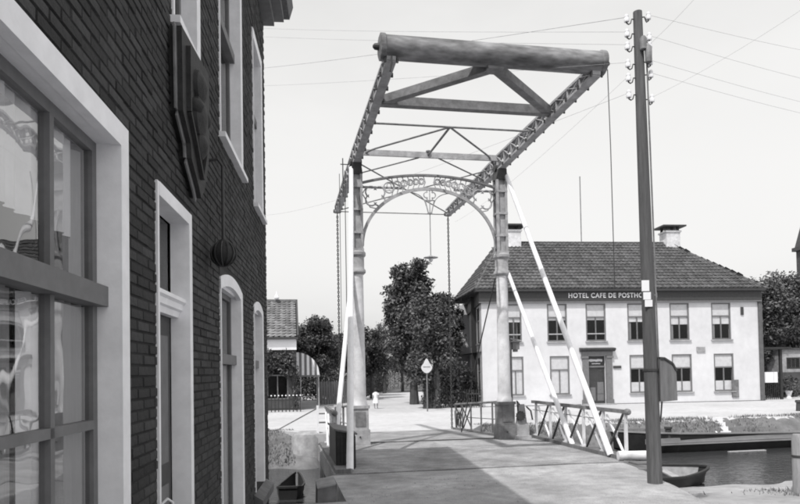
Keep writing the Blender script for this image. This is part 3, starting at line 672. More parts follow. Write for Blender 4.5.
# ------------------------------------------------------------------ hotel
HB0, HB1 = Vector((4.5, 35.6, FARZ)), Vector((20.6, 37.3, FARZ)); HL = (HB1-HB0).length; HR = math.atan2(HB1.y-HB0.y, HB1.x-HB0.x)
hotel = thing('hotel_building', HB0, HR, 'white plastered two-storey hotel with dark hipped tile roof and lettered fascia', 'hotel')
hx_d, hx_n = Vector((math.cos(HR), math.sin(HR), 0)), Vector((-math.sin(HR), math.cos(HR), 0))
def hpos(px, py):
    d = ray(px, py); k = (HB0-Vector((0,0,CAM_H))).dot(hx_n)/d.dot(hx_n); p = Vector((0,0,CAM_H))+d*k-HB0
    return p.dot(hx_d), p.z
EAVE = hpos(610, 291)[1]; FR0 = hpos(610, 302.5)[1]; DEP = 7.2
uz1, uz0 = hpos(596, 303.5)[1], hpos(596, 341)[1]; lz1, lz0 = hpos(560, 356)[1], hpos(560, 394.5)[1]
UP = [(506, 522), (547.6, 567.5), (586.3, 606.3), (628, 647.5), (670.3, 689.8), (712, 731.4)]
LO = [(507, 523), (549.3, 568.8), None, (629, 648.5), (671.2, 691.2), (713.2, 733)]
ops = []
for r_, z0, z1, kind in ((UP, uz0, uz1, 'up'), (LO, lz0, lz1, 'lo')):
    for q_ in r_:
        if q_: ops.append((hpos(q_[0], 340)[0], hpos(q_[1], 340)[0], z0, z1, kind))
dxa, dxb = hpos(588.5, 380)[0], hpos(606, 380)[0]; dtop = hpos(597, 356)[1]
ops.append((dxa, dxb, .02, dtop, 'door'))
def wall_front(mb, x0, x1, z0, z1, ops, y0, th, fn):
    xs = sorted({x0, x1}|{o[0] for o in ops}|{o[1] for o in ops}); zs = sorted({z0, z1}|{o[2] for o in ops}|{o[3] for o in ops})
    for a, b_ in zip(xs, xs[1:]):
        for c, e in zip(zs, zs[1:]):
            if any(o[0] < (a+b_)/2 < o[1] and o[2] < (c+e)/2 < o[3] for o in ops): continue
            mb.add([fn(a,y0,c), fn(b_,y0,c), fn(b_,y0,e), fn(a,y0,e)], [(0,1,2,3)])
    for o in ops:
        a, b_, c, e = o[:4]; y1 = y0+th
        mb.add([fn(a,y0,c), fn(b_,y0,c), fn(b_,y0,e), fn(a,y0,e), fn(a,y1,c), fn(b_,y1,c), fn(b_,y1,e), fn(a,y1,e)], [(0,1,5,4),(1,2,6,5),(2,3,7,6),(3,0,4,7)])
    return mb
ident = lambda x, y, z: (x, y, z)
mb = MB(); wall_front(mb, 0, HL, 0, EAVE, ops, 0, .25, ident)
mb.add([(HL,0,0),(HL,DEP,0),(HL,DEP,EAVE),(HL,0,EAVE)], [(0,1,2,3)]); mb.add([(0,DEP,0),(HL,DEP,0),(HL,DEP,EAVE),(0,DEP,EAVE)], [(0,1,2,3)])
hw_ = mb.build('wall', M['plaster'], hotel)
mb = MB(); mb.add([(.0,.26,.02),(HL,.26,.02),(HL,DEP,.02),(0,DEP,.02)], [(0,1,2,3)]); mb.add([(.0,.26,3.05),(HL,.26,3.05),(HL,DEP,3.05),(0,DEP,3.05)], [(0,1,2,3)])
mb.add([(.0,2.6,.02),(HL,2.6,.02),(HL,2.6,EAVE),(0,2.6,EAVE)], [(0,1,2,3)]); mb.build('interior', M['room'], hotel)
mb = MB(); ph = hpos(650, 403)[1]+.02
for a, b_ in ((-.03, dxa-.45), (dxb+.45, HL+.03)): mb.box(a, b_, -.035, .0, -.1, ph)
mb.build('plinth', M['plinth'], hotel)
# side wall runs straight back (skewed) for 19 m
sd = Vector((4.75, 54.5, FARZ))-HB0; sloc = (sd.dot(hx_d), sd.dot(hx_n)); SL = math.hypot(*sloc); sdx, sdy = sloc[0]/SL, sloc[1]/SL
sfn = lambda t, y, z: (sdx*t+sdy*y, sdy*t-sdx*y, z)       # t along the side wall, y inwards
sops = []
for c in (1.7, 5.0, 8.6, 12.2, 15.8):
    sops.append((c-.65, c+.65, uz0, uz1-.05, 'up')); sops.append((c-.6, c+.6, lz0, lz1, 'lo'))
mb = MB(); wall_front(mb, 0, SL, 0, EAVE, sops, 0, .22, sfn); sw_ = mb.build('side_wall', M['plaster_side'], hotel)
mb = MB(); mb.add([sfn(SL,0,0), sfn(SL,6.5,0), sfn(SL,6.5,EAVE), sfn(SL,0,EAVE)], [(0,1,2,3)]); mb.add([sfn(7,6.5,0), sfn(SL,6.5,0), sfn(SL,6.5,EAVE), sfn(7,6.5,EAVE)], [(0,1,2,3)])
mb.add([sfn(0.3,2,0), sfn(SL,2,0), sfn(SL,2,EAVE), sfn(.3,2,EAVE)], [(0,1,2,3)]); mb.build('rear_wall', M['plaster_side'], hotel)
def hotel_window(o, fn, blind=.34, low=False, curt=0):
    a, b_, c, e = o[:4]; y = .045; fw = .075
    mb = MB()
    for x0, x1, z0, z1 in ((a, a+fw, c, e), (b_-fw, b_, c, e), (a+fw, b_-fw, e-fw, e), (a+fw, b_-fw, c, c+fw)):
        mb.add([fn(x0,y-.03,z0),fn(x1,y-.03,z0),fn(x1,y-.03,z1),fn(x0,y-.03,z1),fn(x0,y+.06,z0),fn(x1,y+.06,z0),fn(x1,y+.06,z1),fn(x0,y+.06,z1)], [(0,1,2,3),(7,6,5,4),(0,4,5,1),(1,5,6,2),(2,6,7,3),(3,7,4,0)])
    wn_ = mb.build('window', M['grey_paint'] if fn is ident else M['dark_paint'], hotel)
    H = e-c; zt = e-H*.36; xm = (a+b_)/2
    def slab(name, x0, x1, z0, z1, y0, y1, m):
        q = MB(); q.add([fn(x0,y0,z0),fn(x1,y0,z0),fn(x1,y0,z1),fn(x0,y0,z1),fn(x0,y1,z0),fn(x1,y1,z0),fn(x1,y1,z1),fn(x0,y1,z1)], [(0,1,2,3),(7,6,5,4),(0,4,5,1),(1,5,6,2),(2,6,7,3),(3,7,4,0)]); return q.build(name, M[m], wn_)
    slab('transom', a+fw, b_-fw, zt-.035, zt+.035, y-.02, y+.05, 'grey_paint')
    slab('mullion', xm-.03, xm+.03, c+fw, zt-.035, y-.01, y+.05, 'grey_paint')
    for x0, x1, z0, z1 in ((a+fw, xm-.03, c+fw, zt-.035), (xm+.03, b_-fw, c+fw, zt-.035), (a+fw, b_-fw, zt+.035, e-fw)):
        q = MB(); q.add([fn(x0,y+.02,z0),fn(x1,y+.02,z0),fn(x1,y+.02,z1),fn(x0,y+.02,z1)], [(0,1,2,3)]); q.build('pane', M['glass'], wn_)
    if blind: slab('blind', a+.02, b_-.02, zt+.0, e-.02, y+.03, y+.035, 'curtain')
    if blind > .4: slab('blind', a+.06, b_-.06, zt-.036-H*(blind-.4), zt-.03, y+.04, y+.045, 'curtain')
    if low is True: 
        for x0, x1 in ((a+.04, xm-.02), (xm+.02, b_-.04)): slab('curtain', x0, x1, c+.02, c+H*.28, y+.03, y+.035, 'curtain')
    if low == 'full': slab('curtain', a+.04, b_-.04, c+.02, zt, y+.03, y+.035, 'curtain')
    if low == 'bar': slab('window_guard', a+fw, b_-fw, c+H*.18, c+H*.21, y-.045, y-.03, 'iron_light')
    for k in range(curt): 
        sx = a+.10 if k == 0 else b_-.25; slab('curtain', sx, sx+.16, c+.05, zt, y+.10, y+.11, 'net')
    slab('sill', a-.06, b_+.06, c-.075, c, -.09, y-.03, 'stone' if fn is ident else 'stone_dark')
ups = [o for o in ops if o[4] == 'up']; los = [o for o in ops if o[4] == 'lo']
for i, o in enumerate(ups): hotel_window(o, ident, (.50, .46, .46, .52, .60, .60)[i], 'bar' if i < 3 else False, 1 if i in (3, 4, 5) else 0)
for i, o in enumerate(los): hotel_window(o, ident, .36, ('full', 'full', True, True, True)[i])
for o in sops: hotel_window(o, sfn, .0)
# doorway
mb = MB(); pz = hpos(597, 351.5)[1]
mb.box(dxa-.34, dxa, -.10, .02, 0, pz-.12); mb.box(dxb, dxb+.34, -.10, .02, 0, pz-.12); mb.box(dxa-.40, dxa+.02, -.13, .0, .0, .28); mb.box(dxb-.02, dxb+.40, -.13, .0, .0, .28)
ds = mb.build('door_surround', M['grey_paint'], hotel)
mb = MB(); mb.box(dxa-.38, dxb+.38, -.12, .0, dtop+.01, pz); mb.box(dxa-.42, dxa-.02, -.14, .0, dtop-.12, dtop+.0); mb.box(dxb+.02, dxb+.42, -.14, .0, dtop-.12, dtop+.0); mb.build('entablature', M['grey_paint'], ds)
mb = MB(); mb.prism([(0,pz),(-.16,pz),(-.30,pz+.10),(-.30,pz+.17),(0,pz+.22)], lambda p, q, c: (c, p, q), dxa-.50, dxb+.50); mb.build('cornice', M['iron_dark'], ds)
zt = hpos(597, 366.5)[1]
mb = MB(); mb.box(dxa, dxb, .16, .20, .02, zt-.05); dd = mb.build('door', M['dark_paint'], hotel)
for x0, x1 in ((dxa+.08, (dxa+dxb)/2-.05), ((dxa+dxb)/2+.05, dxb-.08)):
    MB().box(x0, x1, .15, .16, .2, .95).build('door_panel', M['grey_paint'], dd); MB().box(x0, x1, .15, .159, 1.1, zt-.15).build('pane', M['glass'], dd)
MB().box((dxa+dxb)/2+.05, dxb-.10, .13, .145, .6, 1.25).build('notice', M['grey_paint'], dd)
MB().box(dxa, dxb, .10, .2, zt-.05, zt+.04).build('transom', M['grey_paint'], ds)
MB().box(dxa, dxb, .17, .19, zt+.04, dtop).build('fanlight', M['dark_paint'], ds)
MB().box(dxa-.4, dxb+.4, -.45, -.036, -.15, .06).build('doorstep', M['stone'], ds)
# fascia board with lettering, gutter
OV = .34
fb = MB().box(-.14, HL+.14, -.14, -.002, FR0, EAVE-.03).build('fascia', M['dark_paint'], hotel)
MB().box(-.16, HL+.16, -.17, -.14, FR0, FR0+.06).build('fascia_moulding', M['grey_paint'], fb)
def sfas(t, y, z): return sfn(t, y, z)
q = MB(); q.add([sfn(0,-.12,FR0),sfn(SL,-.12,FR0),sfn(SL,-.12,EAVE),sfn(0,-.12,EAVE),sfn(0,0,FR0),sfn(SL,0,FR0),sfn(SL,0,EAVE),sfn(0,0,EAVE)], [(0,1,2,3),(7,6,5,4),(0,4,5,1),(1,5,6,2),(2,6,7,3),(3,7,4,0)]); q.build('side_fascia', M['dark_paint'], hotel)
q = MB(); q.add([sfn(-.3,-OV,EAVE),sfn(SL,-OV,EAVE),sfn(SL,-OV,EAVE+.14),sfn(-.3,-OV,EAVE+.14),sfn(-.3,0,EAVE),sfn(SL,0,EAVE),sfn(SL,0,EAVE+.14),sfn(-.3,0,EAVE+.14)], [(0,1,2,3),(7,6,5,4),(0,4,5,1),(1,5,6,2),(2,6,7,3),(3,7,4,0)]); q.build('side_gutter', M['dark_paint'], hotel)
MB().box(-OV, HL+OV, -OV, -.0, EAVE-.03, EAVE+.12).build('gutter', M['dark_paint'], hotel)
def text(body, name, x0, x1, zc, h, y, parent, m, sx=True):
    cu = bpy.data.curves.new(name, 'FONT'); cu.body = body; cu.size = 1; cu.extrude = .02; cu.align_x = 'LEFT'; cu.offset = .012
    cu.space_character = 1.12
    o = bpy.data.objects.new(name, cu); col.objects.link(o); dg = bpy.context.evaluated_depsgraph_get()
    me = bpy.data.meshes.new_from_object(o.evaluated_get(dg)); bpy.data.objects.remove(o)
    V = np.zeros(len(me.vertices)*3); me.vertices.foreach_get('co', V); V = V.reshape(-1, 3); mn, mxx = V.min(0), V.max(0)
    W = np.stack([x0+(V[:,0]-mn[0])/(mxx[0]-mn[0])*(x1-x0), y-V[:,2]*.8, zc+((V[:,1]-mn[1])/(mxx[1]-mn[1])-.5)*h], 1)
    me.vertices.foreach_set('co', W.ravel()); me.materials.clear(); me.materials.append(M[m]); me.update()
    return link(name, me, parent)
tx0, tx1 = hpos(567.5, 295)[0], hpos(655.5, 295)[0]
text('HOTEL CAFE DE POSTHOORN', 'lettering', tx0, tx1, hpos(610, 295.6)[1], .27, -.158, fb, 'letter')
# worn, unreadable two-line lettering over the door: only its pale strokes show
for z_, h_, x0, x1, k_ in ((hpos(597, 360.3)[1], .15, dxa+.08, dxb-.12, 8), (hpos(597, 363.6)[1], .06, dxa+.26, dxb-.24, 9)):
    mb = MB()
    for i in range(k_):
        w_ = (x1-x0)/k_; mb.box(x0+i*w_+.008, x0+(i+1)*w_-.004, .155, .168, z_-h_*(.35+.15*((i*5) % 3)/2), z_+h_*(.35+.15*((i*7) % 4)/3))
    mb.build('lettering', M['letter'], ds, kind='stuff')
for px, py, w_, h_, m in ((617, 367, .45, .14, 'dark_paint'), (700.5, 349.5, .5, .30, 'stone'), (735, 388.5, .40, 1.0, 'stone_dark'), (741.7, 311, .16, .45, 'dark_paint')):
    x, z = hpos(px, py); MB().box(x-w_/2, x+w_/2, -.06, .0 if m != 'dark_paint' else -.002, z-h_/2, z+h_/2).build('wall_plate', M[m], hotel)
x_, _ = hpos(757.5, 330); MB().box(HL+.002, HL+.22, -.10, .2, 0, EAVE-.05).build('corner_pipe_casing', M['plinth'], hotel)
# roof: hipped, tiles as rows of corrugated geometry
RZ = EAVE+.10; RIDGE = 0
rx0, rx1 = hpos(508, 243)[0]+.35, hpos(682, 243)[0]+.9
d = ray(590, 243); yr = 3.25; 
kk = ((HB0-Vector((0,0,CAM_H))).dot(hx_n)+yr)/d.dot(hx_n); RH = CAM_H+d.z*kk-FARZ
C = [(-OV,-OV,RZ),(HL+OV,-OV,RZ),(HL+OV,yr*2+OV,RZ),(-OV,yr*2+OV,RZ)]; E0, E1 = (rx0,yr,RH), (rx1,yr,RH)
rf = MB(); low_ = .05
dn = lambda p: (p[0], p[1], p[2]-low_)
rf.add([dn(C[0]),dn(C[1]),dn(C[2]),dn(C[3]),dn(E0),dn(E1)], [(0,1,5,4),(1,2,5),(2,3,4,5),(3,0,4),(3,2,1,0)]); roof = rf.build('roof', M['roof_under'], hotel)
def tile_roof(name, face, parent, m, tw=.24, tl=.30):
    # face: quad/tri given as eave left, eave right, ridge right, ridge left
    a, b_, c, e = map(Vector, face); X = (b_-a).normalized(); nrm = (b_-a).cross(e-a).normalized(); Y = nrm.cross(X)
    P = [((p-a).dot(X), (p-a).dot(Y)) for p in (a, b_, c, e)]; Hh = P[2][1]; n_r = int(Hh/tl); V = []; Fc = []
    for j in range(n_r+1):
        y0, y1 = j*tl, min((j+1)*tl+.05, Hh+.02); f = min(1, (y0+.15)/Hh); xl = P[3][0]*f; xr = P[1][0]+(P[2][0]-P[1][0])*f
        i0, i1 = int(xl/tw), int(xr/tw)
        for i in range(i0, i1):
            x0 = i*tw+.004*((j*7+i*3) % 3); k = len(V); jit = .006*((i*13+j*5) % 4)
            for s_, h in ((0, .045), (.25, .07), (.55, .02), (1.0, .035)):
                V.append(a+X*(x0+s_*tw*1.02)+Y*y0+nrm*(h+.035+jit)); V.append(a+X*(x0+s_*tw*1.02)+Y*y1+nrm*(h-.012))
            V.append(a+X*x0+Y*y0+nrm*0.0); V.append(a+X*(x0+tw*1.02)+Y*y0+nrm*0.0)
            Fc += [(k,k+2,k+3,k+1),(k+2,k+4,k+5,k+3),(k+4,k+6,k+7,k+5),(k+8,k+9,k+4,k+2)]
    return link(name, arr_mesh(name, np.array([tuple(v) for v in V]), np.array(Fc), M[m]), parent, kind='stuff')
tile_roof('roof_tile', (C[0], C[1], E1, E0), roof, 'roof'); tile_roof('roof_tile', (C[3], C[0], E0, E0), roof, 'roof'); tile_roof('roof_tile', (C[1], C[2], E1, E1), roof, 'roof')
mb = MB(); mb.tube([E0, E1], .09, 6)
for p, q in ((C[0], E0), (C[1], E1), (C[3], E0), (C[2], E1)): mb.tube([p, q], .085, 6)
for i in range(40): pass
mb.build('ridge_tile', M['roof'], roof)
# rear wing roof along the side wall
mb = MB(); mb.add([sfn(5.5,-OV,RZ),sfn(SL+.2,-OV,RZ),sfn(SL+.2,6.8,RZ),sfn(5.5,6.8,RZ),sfn(5.5,3.2,RH-.6),sfn(SL-1.5,3.2,RH-.6)], [(0,1,5,4),(1,2,5),(2,3,4,5),(3,0,4)]); mb.build('wing_roof', M['roof'], hotel)
mb = MB(); mb.add([sfn(0,-.04,.0),sfn(SL,-.04,.0),sfn(SL,-.04,ph),sfn(0,-.04,ph),sfn(0,0,.0),sfn(SL,0,.0),sfn(SL,0,ph),sfn(0,0,ph)], [(0,1,2,3),(7,6,5,4),(0,4,5,1),(1,5,6,2),(2,6,7,3),(3,7,4,0)]); mb.build('plinth', M['plinth'], hotel)
# chimneys
for px, ex in ((524.5, 0), (682.5, 0)):
    x = hpos(px, 243)[0]*(1+yr/37); z0 = RH-.35; w_ = .44
    mb = MB(); mb.box(x-w_, x+w_, yr-w_, yr+w_, z0, RH+.72); mb.box(x-w_-.06, x+w_+.06, yr-w_-.06, yr+w_+.06, RH+.60, RH+.70); ch = mb.build('chimney', M['old_white'], roof)
    mb = MB()
    for a in (-1, 1):
        for b_ in (-1, 1): mb.box(x+a*.34-.06, x+a*.34+.06, yr+b_*.34-.06, yr+b_*.34+.06, RH+.72, RH+.93)
    mb.box(x-.74, x+.74, yr-.66, yr+.66, RH+.93, RH+1.02); mb.build('chimney_cap', M['iron_dark'], roof)
x = hpos(594, 243)[0]*(1+yr/37); MB().tube([(x,yr,RH),(x,yr,RH+4.1)], .03, 6).build('lightning_rod', M['iron_mid'], roof)
x = (D(500, 255, 45).x-HB0.x)*math.cos(HR)+(45-HB0.y)*math.sin(HR); y_ = -(D(500, 255, 45).x-HB0.x)*math.sin(HR)+(45-HB0.y)*math.cos(HR); z_ = D(500, 251.5, 45).z-FARZ
mb = MB(); mb.box(x-.3, x+.3, y_-.3, y_+.3, EAVE, z_-.25); mb.box(x-.62, x+.62, y_-.5, y_+.5, z_-.25, z_); mb.build('chimney', M['iron_dark'], roof)
x, z = hpos(630, 286); mb = MB(); mb.add([(x-.25,.55,z+.16),(x+.25,.55,z+.16),(x+.25,.95,z+.56),(x-.25,.95,z+.56)], [(0,1,2,3)]); mb.build('skylight', M['porcelain'], roof)

# ------------------------------------------------------------------ trees
def crown(name, clumps, leaves, size, m, parent):
    cl = np.array(clumps); vol = cl[:, 3]*cl[:, 4]; pick = rng.choice(len(cl), leaves, p=vol/vol.sum())
    d = rng.normal(size=(leaves, 3)); d /= np.linalg.norm(d, axis=1)[:, None]
    rad = (rng.random(leaves)**.45*1.12+np.maximum(0, rng.normal(0, .16, leaves)))[:, None]
    P = cl[pick, :3]+d*rad*cl[pick][:, [3, 3, 4]]+rng.normal(size=(leaves, 3))*.06
    nrm = d*.45+rng.normal(size=(leaves, 3))*.6+np.array([0, 0, .3]); nrm /= np.linalg.norm(nrm, axis=1)[:, None]
    a = np.cross(nrm, rng.normal(size=(leaves, 3))); a /= np.linalg.norm(a, axis=1)[:, None]; b_ = np.cross(nrm, a)
    s = (size*rng.uniform(.5, 1.3, leaves))[:, None]
    V = np.stack([P-a*s, P-b_*s*.55+nrm*s*.15, P+a*s, P+b_*s*.55+nrm*s*.15], 1).reshape(-1, 3)
    return link(name, arr_mesh(name, V, np.arange(4*leaves).reshape(-1, 4), M[m]), parent)
def limbs(mb, p, q, r0, r1, sub=4, depth=0):
    p, q = Vector(p), Vector(q); mid = p.lerp(q, .5)+Vector((random.uniform(-.1,.1), random.uniform(-.1,.1), 0))*(q-p).length
    mb.tube([p, mid, q], [r0, (r0+r1)/2, r1], 7)
def tree(name, base, height, rx, trunk_h, label, leaves=9000, size=.14, m='leaf_a', group=None, clump=1.0, ry=None, col_=False, tr=.18, cshape=1.0):
    ry = ry or rx; t = thing(name, base, random.uniform(0, 6), label, 'tree', group)
    cl = []; n_ = 48; leaves = int(leaves*1.6); size *= .72; zc = (trunk_h+height)/2; hz_ = (height-trunk_h)/2
    for k in range(n_):
        while True:
            p = rng.uniform(-1, 1, 3)
            if .25 < np.linalg.norm(p) < .95: break
        taper = 1-.25*max(0, p[2])*cshape
        cl.append((p[0]*rx*.86*taper, p[1]*ry*.86*taper, zc+p[2]*hz_*.9, clump*rng.uniform(.22, .48)*rx*.75, clump*rng.uniform(.2, .4)*rx*.7))
    mb = MB(); mb.tube([(0,0,-.2),(.03,.02,trunk_h*.5),(-.02,.04,trunk_h),(0,0,zc+hz_*.4)], [tr*1.25, tr, tr*.85, tr*.25], 9)
    for k in range(9):
        c = cl[k*3 % len(cl)]; limbs(mb, (0,0,trunk_h*.8+random.random()*hz_*.7), c[:3], tr*.45, tr*.12)
    mb.build('trunk', M['bark'], t, True)
    crown('crown', cl, leaves, size, m, t); return t
def on_far(px, py): p = G(px, py, FARZ); return p
tree('broadleaf_tree', (.85, 40.0, FARZ), 9.4, 2.05, 1.6, 'tall dense tree at the middle of the picture behind the diamond sign', 15000, .16, 'leaf_a', clump=1.05, tr=.26)
tree('broadleaf_tree', (2.6, 41.0, FARZ), 7.9, 1.7, 1.2, 'loose dark tree beside the hotel side wall', 8000, .13, 'leaf_c', tr=.18)
# ivy-grown tree
iv = thing('ivy_tree', G(432, 408.5, FARZ), 0, 'ivy-covered tree with forked trunk behind the diamond sign', 'tree')
mb = MB(); mb.tube([(-.3,0,-.2),(-.25,.05,1.2),(-.1,.1,3.4)], [.2,.17,.1], 9); mb.tube([(.25,0,-.2),(.3,-.05,1.3),(.2,.1,3.6)], [.24,.2,.1], 9); mb.tube([(-.05,.05,-.2),(.05,.1,1.4),(.5,.2,3.0)], [.16,.13,.08], 8); mb.build('trunk', M['bark'], iv, True)
cl = [(rng.uniform(-.95, 1.35)*(1-.45*max(0, (z-4)/2)), rng.uniform(-.6, .6), z, .52, .46) for z in np.linspace(1.7, 5.6, 30)]+[(.95+rng.uniform(-.3,.45), .6+rng.uniform(-.3,.3), z, .45, .5) for z in np.linspace(.3, 3, 9)]
crown('crown', cl, 9500, .10, 'leaf_a', iv)
crown('ivy', [(-.28,0,.5,.2,.5),(.27,0,.4,.26,.5),(.3,0,1.1,.22,.5),(-.25,0,1.2,.18,.5)], 1500, .07, 'leaf_c', iv)
av = 'avenue trees left of the far road'
specs = [((-7.4, 45.5), 5.6, 1.5, 1.5, 'low pale tree mostly hidden behind the small tiled house', 6500, 'leaf_b'),
 ((-5.5, 44.0), 6.1, 1.75, 1.6, 'tallest bushy tree between the striped awning and the left pylon', 8000, 'leaf_a'),
 ((-3.7, 47.0), 5.6, 1.6, 1.7, 'bushy tree seen just left of the left pylon', 7000, 'leaf_c'),
 ((-3.0, 55.0), 6.3, 1.9, 1.9, 'tree half hidden behind the left pylon', 6500, 'leaf_a'),
 ((-2.2, 50.0), 5.9, 1.35, 1.3, 'dark tree behind the child, right of the left pylon', 6500, 'leaf_c'),
 ((-1.55, 62.0), 7.2, 1.7, 1.4, 'paler tree closing the avenue behind the child', 6000, 'leaf_b'),
 ((.2, 66.0), 7.0, 1.9, 1.6, 'farthest tree in the gap left of the tall dense tree', 6000, 'leaf_b'),
 ((-6.6, 58.0), 6.6, 2.2, 1.6, 'wide tree standing behind the awning trees', 6000, 'leaf_a')]
for (x, y), h, rx, th, lb, nl, m in specs: tree('broadleaf_tree', (x, y, FARZ), h, rx, th, lb, nl, .13, m, tr=.15, group=av)
tree('broadleaf_tree', (24.4, 43.5, FARZ), 8.7, 2.4, 1.8, 'dense tree directly beside the hotel right gable', 11000, .16, 'leaf_a', clump=1.0)
tree('broadleaf_tree', (27.6, 46.5, FARZ), 9.6, 2.5, 1.8, 'tall tree in front of the church tower', 9000, .16, 'leaf_b')
tree('broadleaf_tree', (30.5, 50.0, FARZ), 8.0, 2.4, 1.6, 'rightmost tree at the edge of the picture', 6000, .16, 'leaf_a')
# hedges that close the avenue
def hedge(name, p, q, h, wd, label, leaves, m='leaf_c'):
    p, q = Vector(p), Vector(q); t = thing(name, p, math.atan2(q.y-p.y, q.x-p.x), label, 'hedge'); Ln = (q-p).length; k = max(4, int(Ln/.5))
    cl = [((i+.5)*Ln/k, rng.uniform(-.1,.1)*wd, z, .42, .40*h/1.2) for i in range(k) for z in (h*.28, h*.72)]
    crown('foliage', cl, leaves, .09, m, t)
    mb = MB()
    for i in range(k): mb.tube([((i+.5)*Ln/k,0,-.1),((i+.5)*Ln/k+.05,.02,h*.7)], .03, 5)
    mb.build('stem', M['bark'], t)
hedge('hedge', (-8.5, 47.5, FARZ), (-2.6, 52, FARZ), 2.2, .6, 'clipped dark hedge under the avenue trees left of the road', 7000)
hedge('hedge', (-2.9, 56, FARZ), (-1.7, 75, FARZ), 2.6, .6, 'hedge running away along the left of the avenue', 6000)
hedge('hedge', (-3, 78, FARZ), (6, 78, FARZ), 4.0, .8, 'high hedge across the far end of the avenue', 6000, 'leaf_b')
hedge('hedge', (2.1, 42, FARZ), (3.9, 37.2, FARZ), 2.2, .6, 'dark shrub hedge against the hotel side wall', 5000)
hedge('hedge', (-16, 62, FARZ), (-6, 64, FARZ), 3.2, .8, 'tall hedge behind the small tiled house', 4000)
hedge('hedge', (21.6, 41.5, FARZ), (25.0, 41.0, FARZ), 1.2, .5, 'low dark shrubs between the hotel and the pale annexe', 2500)

# ------------------------------------------------------------------ small tiled house on the left bank
sh = thing('small_house', Vector((-5.75, 36.0, FARZ)), R(9.5), 'small house with light tiled roof and white fascia beyond the left bank', 'house')
ez = CAM_H+(374-337.5)/650*36-FARZ; rz_ = CAM_H+(374-302)/650*40-FARZ; W_ = 8.0
mb = MB(); wall_front(mb, -W_, 0, 0, ez, [(-1.62,-.45,.6,2.6), (-3.4,-2.0,.6,2.6), (-5.4,-4.0,.6,2.6)], 0, .2, ident)
mb.add([(0,0,0),(0,8,0),(0,8,ez),(0,4,rz_),(0,0,ez)], [(0,1,2,3,4)]); mb.add([(-W_,0,0),(-W_,8,0),(-W_,8,ez),(-W_,4,rz_),(-W_,0,ez)], [(0,1,2,3,4)]); mb.add([(-W_,8,0),(0,8,0),(0,8,ez),(-W_,8,ez)], [(0,1,2,3)])
mb.add([(-W_,1.8,0),(-.05,1.8,0),(-.05,1.8,ez),(-W_,1.8,ez)], [(0,1,2,3)]); mb.build('wall', M['brick_far'], sh)
fz0 = CAM_H+(374-350)/650*36-FARZ
MB().box(-W_-.1, .02, -.12, -.004, fz0, ez-.12).build('fascia', M['porcelain'], sh); MB().box(-W_-.2, .12, -.34, -.0, ez-.12, ez+.0).build('gutter', M['dark_paint'], sh)
mb = MB(); mb.add([(-W_-.1,-.3,ez-.06),(.06,-.3,ez-.06),(.06,4,rz_-.05),(-W_-.1,4,rz_-.05),(-W_-.1,8.3,ez-.06),(.06,8.3,ez-.06)], [(0,1,2,3),(3,2,5,4)]); srf = mb.build('roof', M['roof_under'], sh)
fr = .62; ym, zm = -.3+4.3*fr, ez-.06+(rz_-ez)*fr
tile_roof('roof_tile', ((-W_-.1,-.3,ez), (.06,-.3,ez), (.06,4,rz_), (-W_-.1,4,rz_)), srf, 'roof_light', .30, .34)
MB().box(-W_-.1, .10, 3.85, 4.15, rz_-.1, rz_+.14).build('ridge_cap', M['iron_mid'], srf); MB().bar((.10,-.3,ez+.02), (.10,4,rz_+.05), .10, .22).build('verge_board', M['dark_paint'], srf)
MB().lathe([(.1,0),(.16,.1),(.05,.32),(.02,.5)], (-1.1,3.7,rz_+.12), 8).build('roof_vent', M['porcelain'], srf)
for x0, x1 in ((-1.62,-.45), (-3.4,-2.0), (-5.4,-4.0)):
    mb = MB(); f_ = .07; z0, z1 = .6, 2.6
    for a, b_, c, e in ((x0,x0+f_,z0,z1), (x1-f_,x1,z0,z1), (x0+f_,x1-f_,z1-f_,z1), (x0+f_,x1-f_,z0,z0+f_), (x0+f_,x1-f_,1.9,1.97), ((x0+x1)/2-.03,(x0+x1)/2+.03,z0+f_,1.9)): mb.box(a, b_, .06, .12, c, e)
    wn_ = mb.build('window', M['grey_paint'], sh); MB().add([(x0,.10,z0),(x1,.10,z0),(x1,.10,z1),(x0,.10,z1)], [(0,1,2,3)]).build('pane', M['glass'], wn_)
# climbing plant on its front
cp = thing('climbing_plant', (-6.98, 35.72, FARZ), R(9.5), 'dark climber hanging over the front of the small tiled house', 'plant')
cl = [(rng.uniform(-1.4, 1.25), -.12, rng.uniform(2.0, 3.1), .32, .26) for k in range(16)]+[(1.2, -.1, z, .16, .3) for z in np.linspace(.3, 2.2, 6)]
crown('foliage', cl, 2600, .08, 'leaf_a', cp); MB().tube([(1.2,-.05,-.1),(1.15,-.08,1.2),(.9,-.08,2.6)], .04, 6).build('stem', M['bark'], cp)
